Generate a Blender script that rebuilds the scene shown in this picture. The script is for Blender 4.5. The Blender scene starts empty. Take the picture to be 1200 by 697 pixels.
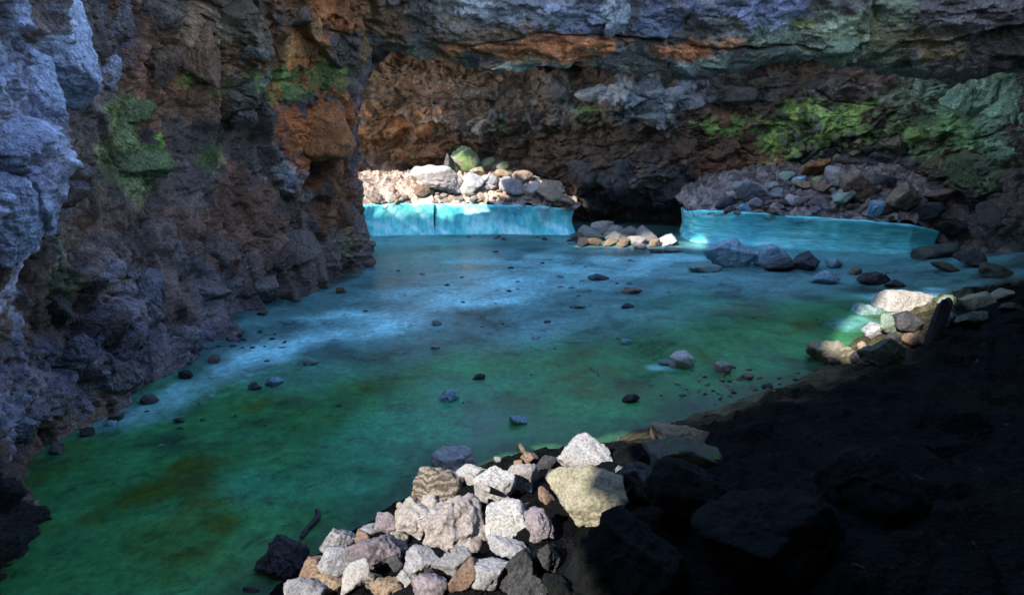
import bpy, bmesh, math, random
import numpy as np
from mathutils import Vector, Matrix
from mathutils.bvhtree import BVHTree

scene = bpy.context.scene
C = scene.collection
# ------------------------------------------------------------------ camera
CAM_H = 3.0
PITCH = math.radians(15.6)
FPX = 782.0                      # focal length in pixels of the 1200 px wide photograph
cam = bpy.data.cameras.new('camera')
cam.lens = 36.0 * FPX / 1200.0
cam.sensor_width = 36.0
cam.clip_start = 0.05
cam.clip_end = 500.0
cam_o = bpy.data.objects.new('camera', cam)
C.objects.link(cam_o)
cam_o.location = (0, 0, CAM_H)
cam_o.rotation_euler = (math.pi / 2 - PITCH, 0, 0)
scene.camera = cam_o
# ------------------------------------------------------------------ light: daylight through openings added to the cave
EL, AZ = math.radians(36), math.radians(37.7)
SUN = np.array([math.cos(EL) * math.sin(AZ), math.cos(EL) * math.cos(AZ), -math.sin(EL)])      # the way the light travels
w = bpy.data.worlds.new('World'); scene.world = w; w.use_nodes = True
nt = w.node_tree
sky = nt.nodes.new('ShaderNodeTexSky'); sky.sky_type = 'NISHITA'; sky.sun_disc = False
sky.sun_elevation = math.asin(-SUN[2])
sky.sun_rotation = math.atan2(-SUN[0], -SUN[1])
sky.air_density = 1.0; sky.dust_density = 0.4; sky.ozone_density = 2.0
bg = nt.nodes['Background']; bg.inputs[1].default_value = 0.15
nt.links.new(sky.outputs[0], bg.inputs[0])
sl = bpy.data.lights.new('sun', 'SUN'); sl.energy = 2.0; sl.angle = math.radians(0.6); sl.color = (1.0, 0.95, 0.88)
so = bpy.data.objects.new('sun', sl); C.objects.link(so)
so.rotation_euler = Vector(SUN).to_track_quat('-Z', 'Y').to_euler()
vs = scene.view_settings
vs.view_transform = 'Standard'; vs.look = 'None'; vs.exposure = 2.8; vs.gamma = 1.0; vs.use_curve_mapping = False
cy = scene.cycles
cy.use_denoising = True
cy.max_bounces = 8; cy.diffuse_bounces = 5; cy.glossy_bounces = 3; cy.transmission_bounces = 4
cy.sample_clamp_indirect = 4.0
cy.caustics_reflective = False; cy.caustics_refractive = False

rng = np.random.default_rng(7)
random.seed(7)
# ------------------------------------------------------------------ pixel helpers
cP, sP = math.cos(PITCH), math.sin(PITCH)
CAM = np.array([0, 0, CAM_H])
def ray(px, py):
    r = (px - 600.0) / FPX; u = (348.5 - py) / FPX
    return np.array([r, cP + u * sP, -sP + u * cP])
def proj(P):
    d = P - CAM
    dep = d[:, 1] * cP - d[:, 2] * sP
    up = d[:, 1] * sP + d[:, 2] * cP
    dd = np.where(dep > 0.05, dep, 0.05)
    return 600 + FPX * d[:, 0] / dd, 348.5 - FPX * up / dd, dep
# ------------------------------------------------------------------ noise in numpy
_pr = np.random.default_rng(99)
_perm = np.concatenate([_pr.permutation(256)] * 3).astype(np.int64)
_g = _pr.normal(size=(256, 3)); _g /= np.linalg.norm(_g, axis=1)[:, None]
_rv = _pr.random((256, 3)); _rn = _pr.normal(size=(256, 3))
def _h(i, j, k):
    return _perm[_perm[_perm[i & 255] + (j & 255)] + (k & 255)]
def perlin(P):
    I = np.floor(P).astype(np.int64); f = P - I
    u = f * f * f * (f * (f * 6 - 15) + 10)
    out = np.zeros(len(P))
    for a in (0, 1):
        for b in (0, 1):
            for c in (0, 1):
                g = _g[_h(I[:, 0] + a, I[:, 1] + b, I[:, 2] + c)]
                d = (g * (f - np.array([a, b, c]))).sum(1)
                wt = (u[:, 0] if a else 1 - u[:, 0]) * (u[:, 1] if b else 1 - u[:, 1]) * (u[:, 2] if c else 1 - u[:, 2])
                out += wt * d
    return out
def fbm(P, octv=4, gain=0.5, lac=2.03):
    s = np.zeros(len(P)); a = 1.0; Q = P.copy()
    for i in range(octv):
        s += a * perlin(Q + 17.3 * i); a *= gain; Q = Q * lac
    return s
def voro(P):
    I = np.floor(P).astype(np.int64); n = len(P)
    f1 = np.full(n, 9.0); f2 = np.full(n, 9.0); cid = np.zeros(n, np.int64); cen = np.zeros((n, 3))
    for a in (-1, 0, 1):
        for b in (-1, 0, 1):
            for c in (-1, 0, 1):
                J = I + np.array([a, b, c])
                hh = _h(J[:, 0], J[:, 1], J[:, 2])
                Q = J + 0.1 + 0.8 * _rv[hh]
                d = np.sqrt(((P - Q) ** 2).sum(1))
                m = d < f1
                f2 = np.where(m, f1, np.minimum(f2, d))
                f1 = np.where(m, d, f1)
                cid = np.where(m, hh, cid)
                cen[m] = Q[m]
    return f1, f2, cid, cen
def ridged(P, octv=4, gain=0.5, lac=2.1):
    s = np.zeros(len(P)); a = 1.0; Q = P.copy(); wgt = 1.0
    for i in range(octv):
        r = 1.0 - np.abs(perlin(Q + 23.7 * i)) * 2.0
        s += a * r * wgt; wgt = np.clip(r * 1.3, 0, 1); a *= gain; Q = Q * lac
    return s - 0.9
def sstep(a, b, x):
    t = np.clip((x - a) / (b - a), 0, 1)
    return t * t * (3 - 2 * t)
def blocks(P, s, tilt=1.0, gap=0.5, edge=0.10, aniso=(1, 1, 1.5)):
    A = np.array(aniso)
    Q = P * A / s
    Q = Q + 0.22 * np.stack([perlin(Q * 1.3 + 5), perlin(Q * 1.3 + 31), perlin(Q * 1.3 + 57)], 1)
    f1, f2, cid, cen = voro(Q)
    e = sstep(0.0, edge, f2 - f1)
    h = (_rv[cid, 0] * 2 - 1) * 0.6 + tilt * ((Q - cen) * _rn[cid]).sum(1) * 0.5
    return h * e - (1 - e) * gap, cid, e
# ------------------------------------------------------------------ mesh helpers
def link(name, me, mat=None, parent=None):
    o = bpy.data.objects.new(name, me)
    C.objects.link(o)
    if mat is not None and len(me.materials) == 0:
        me.materials.append(mat)
    if parent is not None:
        o.parent = parent
    return o
_wallcol = {}
def wall_colour(bvh, p, r):
    V, cc = _wallcol[id(bvh)]
    i = np.argmin(((V - p) ** 2).sum(1))
    return cc[i]
def mesh_np(name, V, F, col=None, smooth=True):
    me = bpy.data.meshes.new(name)
    V = np.asarray(V, np.float32); F = np.asarray(F, np.int32)
    me.vertices.add(len(V)); me.vertices.foreach_set('co', V.ravel())
    k = F.shape[1]
    me.loops.add(F.size); me.loops.foreach_set('vertex_index', F.ravel())
    me.polygons.add(len(F)); me.polygons.foreach_set('loop_start', np.arange(0, F.size, k, dtype=np.int32))
    me.update(calc_edges=True)
    if smooth:
        me.polygons.foreach_set('use_smooth', np.ones(len(F), bool))
    if col is not None:
        at = me.attributes.new('Col', 'FLOAT_COLOR', 'POINT')
        cc = np.ones((len(V), 4), np.float32); cc[:, :3] = col
        at.data.foreach_set('color', cc.ravel())
    me.validate()
    return me
def grid_faces(nr, nc):
    i = np.arange(nr - 1)[:, None] * nc + np.arange(nc - 1)[None, :]
    i = i.ravel()
    return np.stack([i, i + 1, i + nc + 1, i + nc], 1)
def catmull(A, n):
    """resample control points along axis 0"""
    m = A.shape[0]
    t = np.linspace(0, m - 1, n); i = np.clip(np.floor(t).astype(int), 0, m - 2); f = (t - i)
    f = f.reshape((-1,) + (1,) * (A.ndim - 1))
    p0 = A[np.clip(i - 1, 0, m - 1)]; p1 = A[i]; p2 = A[i + 1]; p3 = A[np.clip(i + 2, 0, m - 1)]
    return 0.5 * (2 * p1 + (p2 - p0) * f + (2 * p0 - 5 * p1 + 4 * p2 - p3) * f ** 2 + (3 * p1 - p0 - 3 * p2 + p3) * f ** 3)
def patch(ctrl, nr, nc):
    A = np.array(ctrl, float)
    A = catmull(A, nr)
    A = np.swapaxes(catmull(np.swapaxes(A, 0, 1), nc), 0, 1)
    return A                                       # nr, nc, 3
def normals(G, inside):
    du = np.gradient(G, axis=1); dv = np.gradient(G, axis=0)
    n = np.cross(du, dv); n /= (np.linalg.norm(n, axis=2, keepdims=True) + 1e-9)
    s = ((np.array(inside) - G) * n).sum(2)
    if np.median(s) < 0: n = -n
    return n
def smooth_normals(n, k=4):
    for _ in range(k):
        m = n.copy()
        m[1:] += n[:-1]; m[:-1] += n[1:]; m[:, 1:] += n[:, :-1]; m[:, :-1] += n[:, 1:]
        n = m / (np.linalg.norm(m, axis=2, keepdims=True) + 1e-9)
    return n
def bvh_of(V, F):
    return BVHTree.FromPolygons([tuple(v) for v in V.tolist()], [tuple(f) for f in F.tolist()])
def cast(b, px, py):
    d = ray(px, py)
    L = np.linalg.norm(d)
    hit = b.ray_cast(Vector(CAM), Vector(d / L))
    if hit[0] is None: return None
    return np.array(hit[0]), np.array(hit[1]), hit[3] / L     # point, normal, depth
# ------------------------------------------------------------------ materials
def new_mat(name):
    m = bpy.data.materials.new(name); m.use_nodes = True
    return m, m.node_tree, m.node_tree.nodes['Principled BSDF']
def nd(nt, typ, **kw):
    n = nt.nodes.new(typ)
    for k, v in kw.items():
        setattr(n, k, v)
    return n
def noise(nt, vec, scale, detail=6, rough=0.6, dist=0.0):
    n = nd(nt, 'ShaderNodeTexNoise')
    n.inputs['Scale'].default_value = scale; n.inputs['Detail'].default_value = detail
    n.inputs['Roughness'].default_value = rough; n.inputs['Distortion'].default_value = dist
    if vec is not None: nt.links.new(vec, n.inputs['Vector'])
    return n
def ramp(nt, fac, stops):
    r = nd(nt, 'ShaderNodeValToRGB')
    cr = r.color_ramp
    while len(cr.elements) < len(stops): cr.elements.new(0.5)
    for e, (p, c) in zip(cr.elements, stops):
        e.position = p
        e.color = (c[0], c[1], c[2], 1) if hasattr(c, '__len__') else (c, c, c, 1)
    nt.links.new(fac, r.inputs[0])
    return r
def mix(nt, fac, a, b, mode='MIX'):
    m = nd(nt, 'ShaderNodeMix', data_type='RGBA', blend_type=mode)
    for sock, v in ((0, fac), (6, a), (7, b)):
        if isinstance(v, bpy.types.NodeSocket): nt.links.new(v, m.inputs[sock])
        elif hasattr(v, '__len__'): m.inputs[sock].default_value = (*v, 1)
        else: m.inputs[sock].default_value = v
    return m.outputs[2]
def bump(nt, height, strength, dist, nrm=None):
    b = nd(nt, 'ShaderNodeBump'); b.inputs['Strength'].default_value = strength; b.inputs['Distance'].default_value = dist
    nt.links.new(height, b.inputs['Height'])
    if nrm is not None: nt.links.new(nrm, b.inputs['Normal'])
    return b.outputs[0]
def wall_material(name='cave_rock', spec=0.35):
    m, nt, p = new_mat(name)
    tc = nd(nt, 'ShaderNodeTexCoord'); co = tc.outputs['Object']
    at = nd(nt, 'ShaderNodeAttribute', attribute_name='Col')
    n1 = noise(nt, co, 4, 10, 0.66, 0.3); n2 = noise(nt, co, 26, 7, 0.62)
    v = ramp(nt, n1.outputs[0], [(0.30, 0.5), (0.5, 1.0), (0.70, 1.5)])
    c = mix(nt, 1.0, at.outputs['Color'], v.outputs[0], 'MULTIPLY')
    v2 = ramp(nt, n2.outputs[0], [(0.34, 0.6), (0.52, 1.0), (0.68, 1.4)])
    c = mix(nt, 1.0, c, v2.outputs[0], 'MULTIPLY')
    # pale mineral crust in the pores
    n3 = noise(nt, co, 11, 10, 0.8, 1.2)
    cr = ramp(nt, n3.outputs[0], [(0.60, 0.0), (0.70, 1.0)])
    pale = mix(nt, 0.55, at.outputs['Color'], (0.34, 0.33, 0.33))
    fm = nd(nt, 'ShaderNodeMath', operation='MULTIPLY'); nt.links.new(cr.outputs[0], fm.inputs[0]); fm.inputs[1].default_value = 0.6
    c = mix(nt, fm.outputs[0], c, pale)
    nt.links.new(c, p.inputs['Base Color'])
    rr = ramp(nt, n1.outputs[0], [(0.3, 0.55), (0.7, 0.9)])
    nt.links.new(rr.outputs[0], p.inputs['Roughness'])
    p.inputs['Specular IOR Level'].default_value = spec
    b = bump(nt, n1.outputs[0], 1.0, 0.16)
    b = bump(nt, n2.outputs[0], 0.9, 0.035, b)
    n4 = nd(nt, 'ShaderNodeTexVoronoi'); n4.inputs['Scale'].default_value = 42; nt.links.new(co, n4.inputs['Vector'])
    b = bump(nt, n4.outputs['Distance'], 0.6, 0.02, b)
    nt.links.new(b, p.inputs['Normal'])
    return m
def rock_material(name, a, b_, moss=None, moss_amt=0.5, pits=0.5, pit_scale=26, band=0.0, rough=0.85, scale=1.0):
    """a, b_: the two colours of the stone; moss: colour of the growth on it; band: strength of layered streaks"""
    m, nt, p = new_mat(name)
    tc = nd(nt, 'ShaderNodeTexCoord'); co = tc.outputs['Object']
    oi = nd(nt, 'ShaderNodeObjectInfo')
    add = nd(nt, 'ShaderNodeVectorMath', operation='ADD'); nt.links.new(co, add.inputs[0]); nt.links.new(oi.outputs['Location'], add.inputs[1])
    co = add.outputs[0]
    n1 = noise(nt, co, 7 * scale, 8, 0.68, 0.5); n2 = noise(nt, co, 60 * scale, 6, 0.75)
    f = ramp(nt, n1.outputs[0], [(0.36, 0.0), (0.62, 1.0)])
    c = mix(nt, f.outputs[0], a, b_)
    v2 = ramp(nt, n2.outputs[0], [(0.34, 0.42), (0.5, 1.0), (0.68, 1.35)])
    c = mix(nt, 1.0, c, v2.outputs[0], 'MULTIPLY')
    hsv = nd(nt, 'ShaderNodeHueSaturation')
    mr = nd(nt, 'ShaderNodeMapRange'); nt.links.new(oi.outputs['Random'], mr.inputs[0]); mr.inputs[3].default_value = 0.78; mr.inputs[4].default_value = 1.18
    nt.links.new(mr.outputs[0], hsv.inputs['Value']); nt.links.new(c, hsv.inputs['Color']); c = hsv.outputs[0]
    pv = nd(nt, 'ShaderNodeTexVoronoi'); pv.inputs['Scale'].default_value = pit_scale * scale
    wv = mix(nt, 0.08, co, n2.outputs['Color']); nt.links.new(wv, pv.inputs['Vector'])
    pit = ramp(nt, pv.outputs['Distance'], [(0.0, 0.0), (0.28, 1.0)])
    pcol = ramp(nt, pv.outputs['Distance'], [(0.08, 0.35), (0.22, 1.0)])
    c = mix(nt, pits, c, mix(nt, 1.0, c, pcol.outputs[0], 'MULTIPLY'))
    if moss is not None:
        ms = noise(nt, co, 4.5 * scale, 8, 0.7, 0.8)
        lo = 0.72 - 0.4 * moss_amt
        mf = ramp(nt, ms.outputs[0], [(lo, 0.0), (lo + 0.12, 1.0)])
        mn = ramp(nt, n2.outputs[0], [(0.3, 0.45), (0.7, 1.5)])
        c = mix(nt, mf.outputs[0], c, mix(nt, 1.0, moss, mn.outputs[0], 'MULTIPLY'))
    if band > 0:
        wv = nd(nt, 'ShaderNodeTexWave', wave_type='BANDS', bands_direction='Z'); wv.inputs['Scale'].default_value = 7
        wv.inputs['Distortion'].default_value = 14; wv.inputs['Detail'].default_value = 5; nt.links.new(co, wv.inputs['Vector'])
        bd = ramp(nt, wv.outputs['Fac'], [(0.2, 0.35), (0.8, 1.25)])
        c = mix(nt, band, c, mix(nt, 1.0, c, bd.outputs[0], 'MULTIPLY'))
    nt.links.new(c, p.inputs['Base Color'])
    p.inputs['Roughness'].default_value = rough; p.inputs['Specular IOR Level'].default_value = 0.1 if max(b_) < 0.03 else 0.3
    b = bump(nt, n1.outputs[0], 1.0, 0.09)
    b = bump(nt, pit.outputs[0], min(1.0, 1.3 * pits), 0.02, b)
    b = bump(nt, n2.outputs[0], 1.0, 0.025, b)
    nt.links.new(b, p.inputs['Normal'])
    return m
def ice_floor_material():
    m, nt, p = new_mat('lake_ice')
    tc = nd(nt, 'ShaderNodeTexCoord'); co = tc.outputs['Object']
    at = nd(nt, 'ShaderNodeAttribute', attribute_name='Col')
    mp = nd(nt, 'ShaderNodeMapping'); nt.links.new(co, mp.inputs[0]); mp.inputs['Rotation'].default_value = (0, 0, math.radians(-25)); mp.inputs['Scale'].default_value = (1.0, 1.5, 1.0)
    n1 = noise(nt, co, 0.9, 9, 0.66, 0.2); n2 = noise(nt, co, 10, 9, 0.75, 0.2); n3 = noise(nt, co, 48, 6, 0.75)
    v = ramp(nt, n1.outputs[0], [(0.32, 0.5), (0.5, 1.0), (0.68, 1.5)])
    c = mix(nt, 1.0, at.outputs['Color'], v.outputs[0], 'MULTIPLY')
    v2 = ramp(nt, n2.outputs[0], [(0.36, 0.65), (0.5, 1.0), (0.64, 1.35)])
    c = mix(nt, 1.0, c, v2.outputs[0], 'MULTIPLY')
    v3 = ramp(nt, n3.outputs[0], [(0.36, 0.82), (0.5, 1.0), (0.66, 1.15)])
    c = mix(nt, 1.0, c, v3.outputs[0], 'MULTIPLY')
    # dirt frozen into the surface
    n5 = noise(nt, co, 3.1, 10, 0.8, 0.6)
    dr = ramp(nt, n5.outputs[0], [(0.54, 0.0), (0.64, 0.7)])
    c = mix(nt, dr.outputs[0], c, (0.014, 0.026, 0.018))
    # grit specks frozen into the surface
    sp = nd(nt, 'ShaderNodeTexVoronoi'); sp.inputs['Scale'].default_value = 13; nt.links.new(co, sp.inputs['Vector'])
    sf = ramp(nt, sp.outputs['Distance'], [(0.05, 1.0), (0.13, 0.0)])
    sm = nd(nt, 'ShaderNodeMath', operation='MULTIPLY'); nt.links.new(sf.outputs[0], sm.inputs[0])
    sr = ramp(nt, n1.outputs[0], [(0.4, 0.0), (0.6, 0.75)]); nt.links.new(sr.outputs[0], sm.inputs[1])
    c = mix(nt, sm.outputs[0], c, (0.015, 0.02, 0.018))
    nt.links.new(c, p.inputs['Base Color'])
    r = ramp(nt, n1.outputs[0], [(0.3, 0.22), (0.7, 0.5)]); nt.links.new(r.outputs[0], p.inputs['Roughness'])
    p.inputs['IOR'].default_value = 1.31
    b = bump(nt, n2.outputs[0], 0.10, 0.010); b = bump(nt, n3.outputs[0], 0.10, 0.004, b)
    nt.links.new(b, p.inputs['Normal'])
    return m
def ice_ledge_material(name, vertical):
    m, nt, p = new_mat(name)
    tc = nd(nt, 'ShaderNodeTexCoord'); co = tc.outputs['Object']
    mp = nd(nt, 'ShaderNodeMapping'); nt.links.new(co, mp.inputs[0])
    mp.inputs['Scale'].default_value = (1.1, 1.0, 0.45) if vertical else (0.35, 0.6, 4.0)
    n1 = noise(nt, mp.outputs[0], 2.2, 8, 0.62, 0.7); n2 = noise(nt, mp.outputs[0], 9, 7, 0.7, 0.3); n3 = noise(nt, co, 30, 5, 0.6); nl = noise(nt, co, 0.9, 4, 0.5)
    c = ramp(nt, n1.outputs[0], [(0.30, (0.06, 0.42, 0.48)), (0.5, (0.20, 0.74, 0.74)), (0.70, (0.52, 0.90, 0.86))]).outputs[0]
    g = ramp(nt, nl.outputs[0], [(0.42, 0.0), (0.62, 0.7)]); c = mix(nt, g.outputs[0], c, (0.10, 0.48, 0.46))
    wz = nd(nt, 'ShaderNodeTexWave', wave_type='BANDS', bands_direction='DIAGONAL' if vertical else 'Z'); wz.inputs['Scale'].default_value = 0.5 if vertical else 2.2
    wz.inputs['Distortion'].default_value = 14 if vertical else 2.0; wz.inputs['Detail'].default_value = 6; wz.inputs['Detail Scale'].default_value = 0.8; nt.links.new(co, wz.inputs['Vector'])
    wf = ramp(nt, wz.outputs['Fac'], [(0.72, 0.0), (0.95, 0.4 if vertical else 0.15)]); c = mix(nt, wf.outputs[0], c, (0.70, 0.92, 0.92))
    nb = noise(nt, co, 0.7, 5, 0.6); bf = ramp(nt, nb.outputs[0], [(0.50, 0.0), (0.66, 0.75)]); c = mix(nt, bf.outputs[0], c, (0.10, 0.46, 0.58))
    v2 = ramp(nt, n2.outputs[0], [(0.32, 0.7 if vertical else 0.5), (0.5, 1.0), (0.68, 1.2)])
    c = mix(nt, 1.0, c, v2.outputs[0], 'MULTIPLY')
    nt.links.new(c, p.inputs['Base Color'])
    p.inputs['Roughness'].default_value = 0.22; p.inputs['IOR'].default_value = 1.31
    p.inputs['Subsurface Weight'].default_value = 0.5
    p.inputs['Subsurface Radius'].default_value = (0.05, 0.25, 0.30); p.inputs['Subsurface Scale'].default_value = 0.5
    b = bump(nt, n1.outputs[0], 0.2, 0.05); b = bump(nt, n2.outputs[0], 0.25, 0.012, b); b = bump(nt, n3.outputs[0], 0.3, 0.006, b)
    nt.links.new(b, p.inputs['Normal'])
    return m
M_WALL = wall_material()
M_BANK = wall_material('shade_black_bank', 0.05)  # for the bank, whose vertex colour carries its shade
M = {
 'white':  rock_material('pale_limestone', (0.380, 0.365, 0.349), (0.484, 0.469, 0.453), pits=0.35),
 'cream':  rock_material('cream_rock', (0.356, 0.320, 0.283), (0.473, 0.432, 0.390), pits=0.5, pit_scale=20),
 'pink':   rock_material('pinkish_rock', (0.339, 0.287, 0.261), (0.459, 0.411, 0.380), pits=0.5, pit_scale=18),
 'grey':   rock_material('grey_rock', (0.241, 0.235, 0.241), (0.362, 0.356, 0.362), pits=0.6),
 'speck':  rock_material('speckled_rock', (0.260, 0.260, 0.266), (0.518, 0.512, 0.518), pits=0.9, pit_scale=34),
 'lilac':  rock_material('lilac_rock', (0.173, 0.144, 0.158), (0.288, 0.245, 0.266), pits=0.7),
 'tan':    rock_material('tan_rock', (0.288, 0.194, 0.122), (0.396, 0.288, 0.202), pits=0.7),
 'brown':  rock_material('brown_rock', (0.14, 0.09, 0.065), (0.30, 0.20, 0.14), pits=0.6),
 'dark':   rock_material('dark_basalt', (0.030, 0.030, 0.033), (0.075, 0.072, 0.075), pits=0.6),
 'black':  rock_material('shade_black_rock', (0.005, 0.006, 0.006), (0.012, 0.014, 0.014), pits=0.6, rough=0.9),  # near-black: shade of the unlit rocks put into their colour
 'blue':   rock_material('blue_grey_rock', (0.15, 0.27, 0.36), (0.34, 0.52, 0.62), pits=0.3, rough=0.6),
 'moss':   rock_material('moss_covered_rock', (0.30, 0.28, 0.20), (0.40, 0.37, 0.28), moss=(0.20, 0.30, 0.09), moss_amt=0.75, pits=0.4),
 'mossd':  rock_material('dark_mossy_rock', (0.07, 0.07, 0.06), (0.14, 0.14, 0.12), moss=(0.07, 0.13, 0.035), moss_amt=0.55, pits=0.5),
 'olive':  rock_material('olive_tan_rock', (0.245, 0.223, 0.151), (0.331, 0.302, 0.216), moss=(0.16, 0.24, 0.07), moss_amt=0.28, pits=0.5, pit_scale=16),
 'mint':   rock_material('pale_green_rock', (0.20, 0.27, 0.20), (0.34, 0.42, 0.32), moss=(0.16, 0.28, 0.11), moss_amt=0.35, pits=0.4),
 'frost':  rock_material('frosted_stone', (0.139, 0.238, 0.228), (0.258, 0.347, 0.327), pits=0.3, rough=0.5),
 'band':   rock_material('layered_driftwood', (0.187, 0.137, 0.094), (0.317, 0.274, 0.230), band=0.9, pits=0.3),
 'wood':   rock_material('dark_wet_wood', (0.014, 0.012, 0.010), (0.03, 0.025, 0.02), band=0.3, pits=0.2),
 'lav':    rock_material('lavender_rock', (0.17, 0.18, 0.27), (0.40, 0.42, 0.58), pits=0.4, scale=0.6),
 'rust':   rock_material('rusty_rock', (0.20, 0.085, 0.035), (0.38, 0.18, 0.07), pits=0.5),
 'slate':  rock_material('dark_slate', (0.035, 0.037, 0.045), (0.09, 0.095, 0.12), pits=0.2, rough=0.45),
 'stone':  rock_material('wall_stone', (0.12, 0.105, 0.10), (0.25, 0.22, 0.21), pits=0.5),
}
TONE = {'white': (.42, .41, .41), 'cream': (.36, .33, .29), 'pink': (.30, .25, .22), 'grey': (.27, .27, .28), 'lilac': (.20, .19, .23), 'tan': (.30, .20, .11), 'brown': (.20, .115, .075), 'dark': (.055, .053, .055),
        'moss': (.28, .40, .10), 'mossd': (.10, .125, .05), 'olive': (.19, .20, .09), 'mint': (.24, .33, .22), 'lav': (.50, .51, .63), 'rust': (.42, .17, .065), 'slate': (.055, .057, .072), 'stone': (.20, .165, .15)}
# ------------------------------------------------------------------ colour zones on a surface (own colour of the rock, and one painted dark corner)
def paint(V, base, blobs, seed=0, ids=None):
    """blobs: (px, py, rx, ry, colour, strength) of the stain's middle; turned into places on the surface"""
    n = len(V)
    col = np.tile(np.array(base, float), (n, 1))
    X, Y, D = proj(V)
    wn = fbm(V * 1.3 + seed, 6, 0.7) * 1.1
    if ids is not None: wn = wn + (_rv[ids, 2] - 0.5) * 0.7
    for (px, py, rx, ry, c, st) in blobs:
        d2 = (X - px) ** 2 + (Y - py) ** 2 + np.where(D > 1, 0, 1e9)
        near = np.argsort(d2)[:12]
        i = near[np.argmin(D[near])]
        p = V[i]; k = D[i] / FPX
        R = max(rx, ry) * k
        dv = V - p
        # an ellipsoid: wide along the surface's run, ry tall
        hx = np.sqrt(dv[:, 0] ** 2 + dv[:, 1] ** 2) / (rx * k * 1.15); hz = dv[:, 2] / (ry * k * 1.05)
        r = np.sqrt(hx ** 2 + hz ** 2)
        a = sstep(-0.16, 0.16, 1.0 - r + wn) * st
        col = col * (1 - a[:, None]) + np.array(c)[None, :] * a[:, None]
    return col
def struct(name, V, F, col, mat, kind='structure'):
    me = mesh_np(name, V, F, col)
    o = link(name, me, mat)
    o['kind'] = kind
    return o
INS = (1.0, 9.0, 1.8)
# ------------------------------------------------------------------ wall on the left
ZR = [-0.4, 0.5, 1.4, 2.4, 3.3, 4.1, 4.8, 5.3]
cols = [  # y, then x at each height
 (-7.5, [-6.5, -6.5, -6.5, -6.4, -6.2, -6, -6, -6]),
 (-3.0, [-6.3, -6.4, -6.4, -6.3, -6.1, -5.9, -5.8, -5.8]),
 (1.0, [-3.2, -3.7, -4.6, -5.2, -5.3, -5.1, -5.0, -5.0]),
 (3.6, [-3.15, -3.6, -4.2, -4.3, -4.05, -3.95, -3.9, -4.0]),
 (5.0, [-4.2, -4.35, -4.2, -3.85, -3.75, -3.7, -3.8, -4.2]),
 (6.0, [-4.3, -4.35, -4.3, -4.05, -3.95, -3.95, -4.1, -4.4]),
 (7.0, [-3.95, -4.1, -4.3, -4.5, -4.5, -4.4, -4.3, -4.6]),
 (8.2, [-3.75, -4.0, -4.2, -4.4, -4.45, -4.25, -3.9, -3.6]),
 (9.5, [-4.05, -4.1, -4.2, -4.3, -4.2, -3.9, -3.4, -2.9]),
 (10.8, [-3.6, -3.7, -3.8, -3.75, -3.5, -3.0, -2.2, -1.3]),
 (12.0, [-3.15, -3.2, -3.2, -3.1, -2.85, -2.25, -1.3, -0.4]),
 (13.1, [-3.05, -3.0, -2.95, -2.95, -2.85, -2.45, -1.7, -0.8]),
 (14.0, [-3.9, -3.9, -3.9, -3.9, -4.0, -4.1, -4.4, -4.8]),
 (15.0, [-5.6, -5.6, -5.8, -6, -6.2, -6.4, -6.6, -6.8]),
 (19.8, [-7.4] * 8)]
ctrl = [[(xs[i], y, ZR[i] if y < 13.8 else -0.4 + (ZR[i] + 0.4) * 0.5) for (y, xs) in cols] for i in range(len(ZR))]
nr, nc = 380, 720
G = patch(ctrl, nr, nc); N = smooth_normals(normals(G, INS), 6)
V = G.reshape(-1, 3); Nn = N.reshape(-1, 3); F = grid_faces(nr, nc)
b1, id1, e1 = blocks(V, 1.35, 1.5, 0.3, 0.08, (1.4, 1.4, 0.8))
b2, id2, e2 = blocks(V + 3, 0.55, 1.5, 0.25, 0.12, (1.2, 1.2, 1.0))
b3, id3, e3 = blocks(V + 9, 0.19, 1.3, 0.3, 0.14)
V = V + Nn * (0.30 * fbm(V * 0.55, 3) + 0.22 * b1 + 0.09 * b2 + 0.04 * b3 + 0.05 * ridged(V * 1.6, 6, 0.6) + 0.03 * fbm(V * 7, 4, 0.65)
  - 0.09 * sstep(0.045, 0.0, np.abs(fbm(V * np.array([0.8, 0.8, 0.6]) + 61, 5, 0.55))) - 0.05 * sstep(0.05, 0.0, np.abs(fbm(V * 1.9 + 77, 4, 0.55))))[:, None]
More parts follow.
